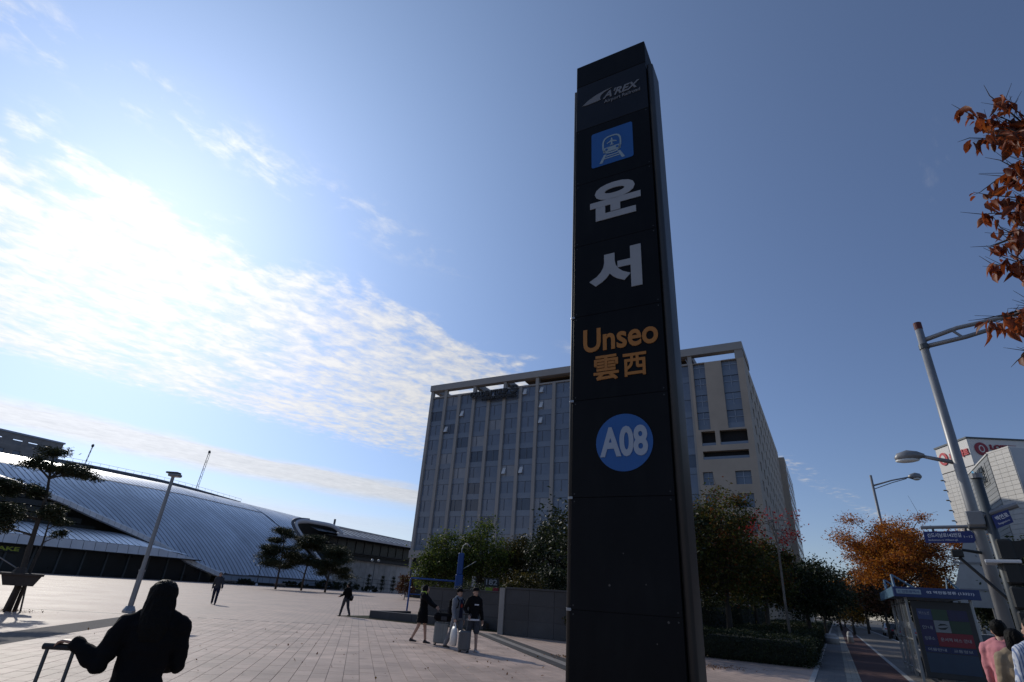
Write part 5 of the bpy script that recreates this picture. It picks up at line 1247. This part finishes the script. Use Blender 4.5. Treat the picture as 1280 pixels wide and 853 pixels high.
for i, (v, a, h, lab) in enumerate(((-9, 118, 8.5, 'dense dark tree closing the street end, leftmost'), (-3.2, 122, 8.0, 'dense dark tree closing the street end, left of the lane'), (1.5, 140, 8.6, 'dense dark tree closing the street end, over the lane'), (5.2, 128, 8.2, 'dense dark tree closing the street end, right of the lane'), (10, 138, 9.0, 'dense dark tree at the street end over the road'), (16, 126, 8.6, 'dense dark tree at the street end across the road'), (22, 118, 8.4, 'dense dark tree at the street end behind the shelter'))):
    tree('boundary_tree', lab, va(v, a), h, (3.6, 3.0, h*.46), h*.47, 56, 110, .42, 'leaf_dark', seed=120+i, group='trees closing the street end', hollow=.3)
tree('zelkova_tree', 'big orange autumn tree behind the bus shelter', pol(34.9, 42), 8.2, (3.5, 3.0, 2.35), 5.0, 118, 380, .118, 'leaf_orange', seed=39, trunk_r=.18, clr=.26, limbs=18, fork=.3, hollow=.30, lumpy=.75, flat=.5)
tree('broad_tree', 'dark green tree at the foot of the white tiled building', pol(44.0, 30), 4.8, (1.6, 1.6, 1.7), 3.0, 46, 130, .17, 'leaf_dark', seed=33)
tree('broad_tree', 'dark street tree across the road behind the signal post', pol(41.6, 46), 5.0, (2.2, 2.2, 1.7), 3.0, 50, 120, .22, 'leaf_dark', seed=34)
for i, (v, a, h, lab) in enumerate(((-7.6, 23.5, 7.2, 'tall dark added shade tree hidden mostly by the pylon, nearest one'), (-8.4, 30, 7.8, 'tall dark added shade tree behind the pylon edge, second one'), (-6.6, 36, 7.4, 'dark added shade tree behind the large turning tree'), (-8.6, 44, 8.0, 'dark added shade tree in front of the hotel flank'), (-5.2, 48, 6.6, 'dark added shade tree above the farthest hedge block'), (-6.8, 57, 7.4, 'dark added shade tree far along the hotel flank'))):
    tree('added_shade_tree', lab, va(v, a), h, (2.5, 2.4, h*.36), h*.6, 64, 150, .19, ('leaf_dark', 'leaf_turning')[i % 2], seed=100+i, group=G2, trunk_r=.14)  # hidden and half-hidden trees added to throw shade on the footpath
# hedges and ground cover
def hedge(label, v0, v1, a0, a1, h, seed, m='leaf_dark', dens=420):
    r = np.random.default_rng(seed); x, y = va((v0+v1)/2, (a0+a1)/2); t = thing('hedge', label, 'hedge', (x, y, 0), TH, 'clipped hedges beside the footpath')
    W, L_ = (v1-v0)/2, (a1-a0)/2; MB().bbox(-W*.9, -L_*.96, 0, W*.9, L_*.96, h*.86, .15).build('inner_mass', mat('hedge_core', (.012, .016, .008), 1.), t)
    n = int(dens*(2*W*2*L_+2*h*2*(W+L_))); P = r.uniform(-1, 1, (n, 3)); k = r.integers(0, 5, n)
    for ax, sg, j in ((0, 1, 0), (0, -1, 1), (1, -1, 2)): P[k == j, ax] = sg*(1+r.normal(size=(k == j).sum())*.06)
    P[k >= 3, 2] = 1+r.normal(size=(k >= 3).sum())*.07
    P *= np.array((W, L_, h*.5)); P[:, 2] += h*.5; P[:, 2] *= 1+.16*np.array([mnoise.noise(Vector((p[0]*1.3, p[1]*1.3, seed))) for p in P]); P[:, 2] = np.maximum(P[:, 2], .02)
    quads_obj('foliage', leaves(P, .075, r=r), m, t)
hedge('clipped dark hedge right of the pylon, front block', -4.6, -.95, 23.2, 27.2, .85, 51)
hedge('clipped dark hedge along the footpath, second block', -4.0, -.97, 28.0, 36.0, .95, 52)
hedge('clipped dark hedge along the footpath, farthest block', -3.6, -.99, 37.0, 50.0, 1.1, 53)
hedge('dark hedge behind the pylon left of the front block', -9.5, -4.9, 25.2, 27.6, .9, 54)
hedge('tall dark shrub bank under the added shade trees, nearer half', -10.5, -6.0, 33.0, 43.0, 2.0, 55, 'leaf_dark', 120)
hedge('tall dark shrub bank under the added shade trees, farther half', -9.5, -5.5, 44.0, 62.0, 2.3, 56, 'leaf_dark', 90)
hedge('dark shrub bank behind the plaza wall under the trees', -20.0, -12.5, 29.5, 31.0, 1.9, 57, 'leaf_dark', 160)
# pines
def pine(label, xy, trunk, pads, r0=.11, seed=0, per=420, nl=.16, group=None):
    r = np.random.default_rng(seed); rr = random.Random(seed); t = thing('pine_tree', label, 'tree', (xy[0], xy[1], 0), 0, group)
    P = [Vector(p) for p in trunk]; k = len(P); MB().tube(P, [r0*(1-.75*i/(k-1)) for i in range(k)], 9).build('trunk', 'bark', t, True); V = []
    for c, rx, rz in pads:
        c = Vector(c); src = min((P[i].lerp(P[i+1], q) for i in range(k-1) for q in (0, .5)), key=lambda p: (p-c-Vector((0, 0, -.25))).length)
        MB().tube(bent(src, c, .08, 5, rr), [r0*.32, r0*.28, r0*.22, r0*.18, r0*.12, r0*.06], 6).build('limb', 'bark', t, True)
        n = max(7, int(34*rx)); tuft = r.normal(size=(n, 3))*np.array((rx*.5, rx*.5, rz*.45))+np.array(c)+np.array((0, 0, .04))
        for q in tuft: V.append(q+r.normal(size=(int(per/6), 3))*np.array((.13, .13, .07))*max(.7, min(3.2, rx*2.2)))
    L = leaves(np.concatenate(V), nl, elong=4.5, up=0, r=r).reshape(-1, 4, 3); L[:, :, 2] += 0; quads_obj('needles', L.reshape(-1, 3), 'needle', t); return t
pine('leaning pine with flat needle pads at the left edge of the plaza', (-17.21, 21.71),
    [(0, 0, 0), (.03, .02, .75), (-.07, -.06, 1.95), (-.14, -.11, 3.07), (-.19, -.15, 3.94), (-.39, -.32, 5.2)],
    [((-.40, -.35, 5.50), .42, .16), ((-.75, -.6, 5.0), .50, .16), ((.08, .06, 4.98), .50, .18), ((.45, .35, 4.86), .45, .16), ((-.2, -.1, 4.95), .4, .2), ((-.65, -.55, 4.1), .42, .14), ((-.42, -.35, 3.98), .32, .12), ((-1.25, -1.0, 4.2), .35, .14), ((-1.2, -1, 3.9), .4, .18), ((-.9, -.7, 3.2), .55, .3), ((.10, .05, 3.3), .40, .22), ((-.95, -.8, 2.7), .45, .25), ((-1.4, -1.1, 3.2), .6, .3)], .13, 61, 620, .14)
pine('second slender pine stem beside the leaning pine', (-16.95, 21.95), [(-.1, -.1, 0), (-.12, -.1, 1.4), (-.08, -.1, 2.3), (-.15, -.15, 3.2)], [((-.15, -.2, 3.3), .35, .2), ((.2, .1, 3.0), .3, .16), ((.25, .2, 2.6), .25, .14)], .07, 62, 480, .12)
def guard():
    t = thing('tree_guard', 'dark wooden tree support frame with splayed poles round the left pine', 'tree support', (-16.9, 21.35, 0), R(38))
    MB().bbox(-.62, -.42, 1.16, .62, .42, 1.24, .015).build('top_board', 'wood_dark', t)
    MB().prism([(-.42, .84), (.42, .84), (.56, 1.16), (-.56, 1.16)], -.36, .36).build('tapered_box', 'wood_dark', t)
    for s in (-1, 1):
        for q in (-1, 1): MB().tube([(s*.12+.1, q*.12, .9), (s*.22+.14, q*.2, 0)], .028, 8).build('pole', 'wood_dark', t)
    MB().tube([(-.5, 0, .84), (-1.2, -.2, 0)], .03, 8).build('pole', 'wood_dark', t); MB().tube([(.05, .1, 1.24), (-.9, .0, 1.75)], .018, 6).build('tie_rod', 'steel', t)
    MB().tube([(-.1, 0, 1.24), (-.1, 0, 1.42)], [.24, .14], 8).build('collar', 'wood_dark', t)
guard()
def mid_pine(label, bearing, D, h, seed, lean):
    x, y = pol(bearing, D); r = random.Random(seed); T_ = [(0, 0, 0), (lean*.1, 0, h*.3), (lean*.45, .2, h*.6), (lean, 0, h*.95)]; pads = []
    for i in range(20):
        q = r.uniform(.36, 1.0); a = r.uniform(0, 6.28); ra = (1.15-q)*h*.62*r.uniform(.4, 1); pads.append(((lean*q+ra*math.cos(a), ra*math.sin(a), h*q+r.uniform(-.3, .3)), r.uniform(1.0, 1.7), .34))
    pine(label, (x, y), T_, pads, .2, seed, 150, .36, 'pines in front of the station')
mid_pine('spreading pine before the silver vault, leftmost of three', -20.2, 112, 10.0, 71, -.6)
mid_pine('pine before the white hooked eave, middle of three', -18.0, 116, 9.4, 72, .5)
mid_pine('smaller pine right of the hooked eave, rightmost of three', -15.9, 112, 7.6, 73, .8)
def far_shrubs():
    lab = ['low dark shrub at the foot of the vault beside the bench', 'low dark shrub right of the bench under the pines', 'dense dark shrub below the middle pine', 'dark shrub below the rightmost pine', 'low shrub left of the topiary row']
    for i, (s, w, h) in enumerate(((43, 3, 1.1), (56, 4, 1.2), (68, 4, 1.8), (75, 4, 1.9), (84, 3.5, 1.2))):
        x, y = -82+.5*s+.866*5, 99+.866*s-.5*5
        tree('shrub', lab[i], (x, y), h, (w, 1.6, h*.6), h*.6, 34, 70, .30, 'leaf_dark', seed=80+i, trunk_r=.06, cat='shrub', group='shrubs along the station front')
    tl = ['first tiered topiary from the left before the wing wall', 'second tiered topiary from the left before the wing wall', 'third tiered topiary from the left before the wing wall', 'reddish rounded shrub in the topiary row', 'last tiered topiary of the row, nearest the hotel']
    for i, s in enumerate((84, 90, 95, 99, 107)):
        x, y = -82+.5*s+.866*4, 99+.866*s-.5*4; r = np.random.default_rng(90+i)
        t = thing('topiary', tl[i], 'topiary', (x, y, 0), 0, 'tiered topiary before the wing wall'); MB().tube([(0, 0, 0), (.05, 0, 4.2)], [.12, .05], 6).build('trunk', 'bark', t); V = []
        for z, w in ((1.0, .95), (2.1, .9), (3.1, .75), (4.1, .55)): V.append(r.normal(size=(220, 3))*np.array((w*.42, w*.42, .22))+np.array((0, 0, z)))
        quads_obj('foliage', leaves(np.concatenate(V), .26, r=r), 'leaf_red' if i == 3 else 'leaf_dark', t)
    tree('red_shrub', 'reddish shrub at the hotel corner behind the blue gate', pol(-8.6, 92), 3.2, (1.6, 1.4, 1.5), 2.0, 30, 70, .26, 'leaf_brown', seed=97, trunk_r=.06, cat='shrub')
    t = thing('fence', 'thin dark railing with wires along the station front', 'fence', (-82+.5*62+.866*3.2, 99+.866*62-.5*3.2, 0), R(60))
    for k in range(18): MB().tube([(k*3, 0, 0), (k*3, 0, 3.4)], .05, 5).build('post', 'steel_dark', t)
    for z in (1.2, 2.3, 3.35): MB().tube([(0, 0, z), (51, 0, z)], .035, 4).build('rail', 'steel_dark', t)
far_shrubs()
# the near tree whose rust-red branches hang into the picture
def near_tree():
    tips = [(4.36, 3.72, 6.25), (4.65, 3.87, 6.34), (4.58, 3.67, 6.18), (4.81, 3.76, 6.22), (4.87, 3.72, 6.07), (4.21, 3.64, 5.79), (4.25, 3.51, 5.69), (4.96, 3.95, 6.1), (4.54, 3.55, 5.5), (4.43, 3.65, 5.54), (4.86, 4.31, 5.77), (4.51, 3.91, 5.35), (4.88, 4.04, 5.62), (4.62, 3.8, 5.16), (4.56, 4.11, 5.29), (4.25, 3.72, 4.8), (4.67, 3.97, 4.98), (4.7, 4.3, 5.03), (4.5, 4.01, 4.7), (4.71, 4.1, 4.75), (4.54, 4.18, 4.75), (4.2, 3.65, 4.62), (4.48, 4.37, 4.25), (4.41, 4.2, 4.12), (4.27, 3.93, 4.03), (4.1, 3.71, 3.83), (4.63, 4.37, 3.82)]
    base = Vector((7.4, 2.9, 0)); t = thing('cherry_tree', 'near tree with rust-red autumn leaves reaching in from the right edge', 'tree', base, 0)
    rr = random.Random(5); r = np.random.default_rng(5); L = lambda p: Vector(p)-base
    P = [Vector((0, 0, 0)), Vector((.05, 0, 1.2)), Vector((-.05, .1, 2.4)), Vector((-.1, .15, 4.2)), Vector((.0, .1, 6.2)), Vector((.1, 0, 7.6))]
    MB().tube(P, [.2, .16, .14, .11, .07, .03], 12).build('trunk', 'bark', t, True)
    limbs = [(P[2].lerp(P[3], .2), L((5.2, 3.95, 4.35))), (P[3], L((5.3, 3.85, 5.15))), (P[3].lerp(P[4], .4), L((5.35, 3.8, 6.0))), (P[3].lerp(P[4], .3), Vector((1.6, -.8, 6.4))), (P[3], Vector((.6, 1.8, 6.0))), (P[4], Vector((-.8, -1.5, 7.3))), (P[4], Vector((.8, .9, 7.9)))]
    ends = []
    for a, b in limbs: MB().tube(bent(a, b, .06, 6, rr), [.06, .052, .045, .038, .03, .024, .018], 8).build('limb', 'bark', t, True); ends.append(b)
    pts = []; tw = MB()
    def spray(src, tip, nleaf):
        path = bent(src, tip, .05, 6, rr); ext = tip+(tip-src).normalized()*rr.uniform(.03, .16)+Vector((rr.gauss(0, .04), rr.gauss(0, .04), rr.uniform(.0, .06))); tw.tube(path+[ext], [.010, .009, .008, .007, .006, .005, .004, .0015], 5)
        for _ in range(nleaf):
            q = rr.uniform(.35, 1.06); i = min(5, int(q*6)); p = path[i].lerp(path[min(6, i+1)], q*6-i if q < 1 else 1)
            pts.append(p+Vector((rr.gauss(0, .035), rr.gauss(0, .035), -abs(rr.gauss(.01, .03)))))
        for _ in range(3):
            s = path[rr.randint(2, 5)]; e = s+Vector((rr.gauss(-.08, .12), rr.gauss(0, .12), rr.uniform(-.02, .14))); tw.tube([s, e], [.004, .0015], 4)
    for p in tips:
        p = L(p); src = min(ends[:3], key=lambda e: (e-p).length); spray(src+(p-src)*.15, p, 20)
        spray(src+(p-src)*.3, p+Vector((rr.uniform(.05, .25), rr.uniform(-.2, .05), rr.uniform(-.07, .06))), 10)
    for e in ends:
        for _ in range(14): spray(e, e+Vector((rr.gauss(1.0, .3), rr.gauss(-.5, .4), rr.gauss(.0, .25))), 34)
    tag(tw.build('twig', 'bark', t), kind='stuff')
    def blade(w, fold, droop, twist):
        mb = MB(); vs = []
        for x, k in ((0, .05), (.22, .62), (.48, .80), (.75, .50), (1, .0)):
            z = -droop*x*x; a = twist*(x-.5); hw = w*k
            vs += [(x, hw*math.cos(a), z+fold*hw*1.2+hw*math.sin(a)), (x, 0, z), (x, -hw*math.cos(a), z+fold*hw*1.2-hw*math.sin(a))]
        return mb.add(vs, [f for i in range(4) for f in ((3*i, 3*i+1, 3*i+4, 3*i+3), (3*i+1, 3*i+2, 3*i+5, 3*i+4))])
    kinds = [blade(.30, .5, .25, .5), blade(.26, .9, .45, -.7), blade(.34, .3, .12, .9), blade(.22, 1.2, .6, .3)]; base_b = kinds[0]; bms = []
    for q in kinds: mq = q.mesh('leaf', True); mq.materials.append(M['leaf_rust1']); bms.append(mq)
    vis = []
    for p in pts:
        w = p+base; q = project(w); vis.append((0 if q and 1150 < q[0] < 1285 and 0 < q[1] < 800 else 1, (w-Vector((0, 0, 1.6))).length))
    idx = sorted(range(len(pts)), key=lambda i: vis[i]); rest = MB()
    def orient():
        e = Matrix.Rotation(rr.uniform(0, 6.28), 3, 'Z') @ Matrix.Rotation(rr.uniform(.3, 1.5), 3, 'Y') @ Matrix.Rotation(rr.uniform(-1.2, 1.2), 3, 'X'); return e
    for n, i in enumerate(idx):
        s = rr.uniform(.085, .155); e = orient()
        if n < 300: o = obj('leaf', rr.choice(bms), None, t); o.location = pts[i]; o.rotation_euler = e.to_euler(); o.scale = (s, s, s)
        else: q = rr.choice(kinds); rest.add([pts[i]+(e @ Vector(v))*s for v in q.v], q.f)
    tag(rest.build('leaf_mass', 'leaf_rust', t), kind='stuff')
M['leaf_rust1'] = mat('leaf_rust1', (.22, .05, .013), .5, var=.55, scale=6, transl=.5)
near_tree()
# fallen leaves
def litter(label, xy, n, sx, sy, seed):
    r = np.random.default_rng(seed); P = r.normal(size=(n, 3))*np.array((sx, sy, 0))+np.array((xy[0], xy[1], .022)); P[:, 2] += r.uniform(0, .03, n)
    o = quads_obj('fallen_leaves', leaves(P, .07, up=3, r=r), 'fallen', None); tag(o, label, 'leaves')
litter('drift of brown fallen leaves on the paving left of the pylon', (2.6, 18.6), 260, .45, .25, 1); litter('brown fallen leaves along the hedge kerb right of the pylon', (6.6, 18.6), 300, .7, .35, 2)
litter('scattered fallen leaves over the near plaza paving', (-3, 16), 160, 4.5, 3.5, 3); litter('leaf litter round the foot of the left pine', (-17.0, 21.5), 240, .5, .4, 4)

bpy.data.scenes.remove(BENCH)
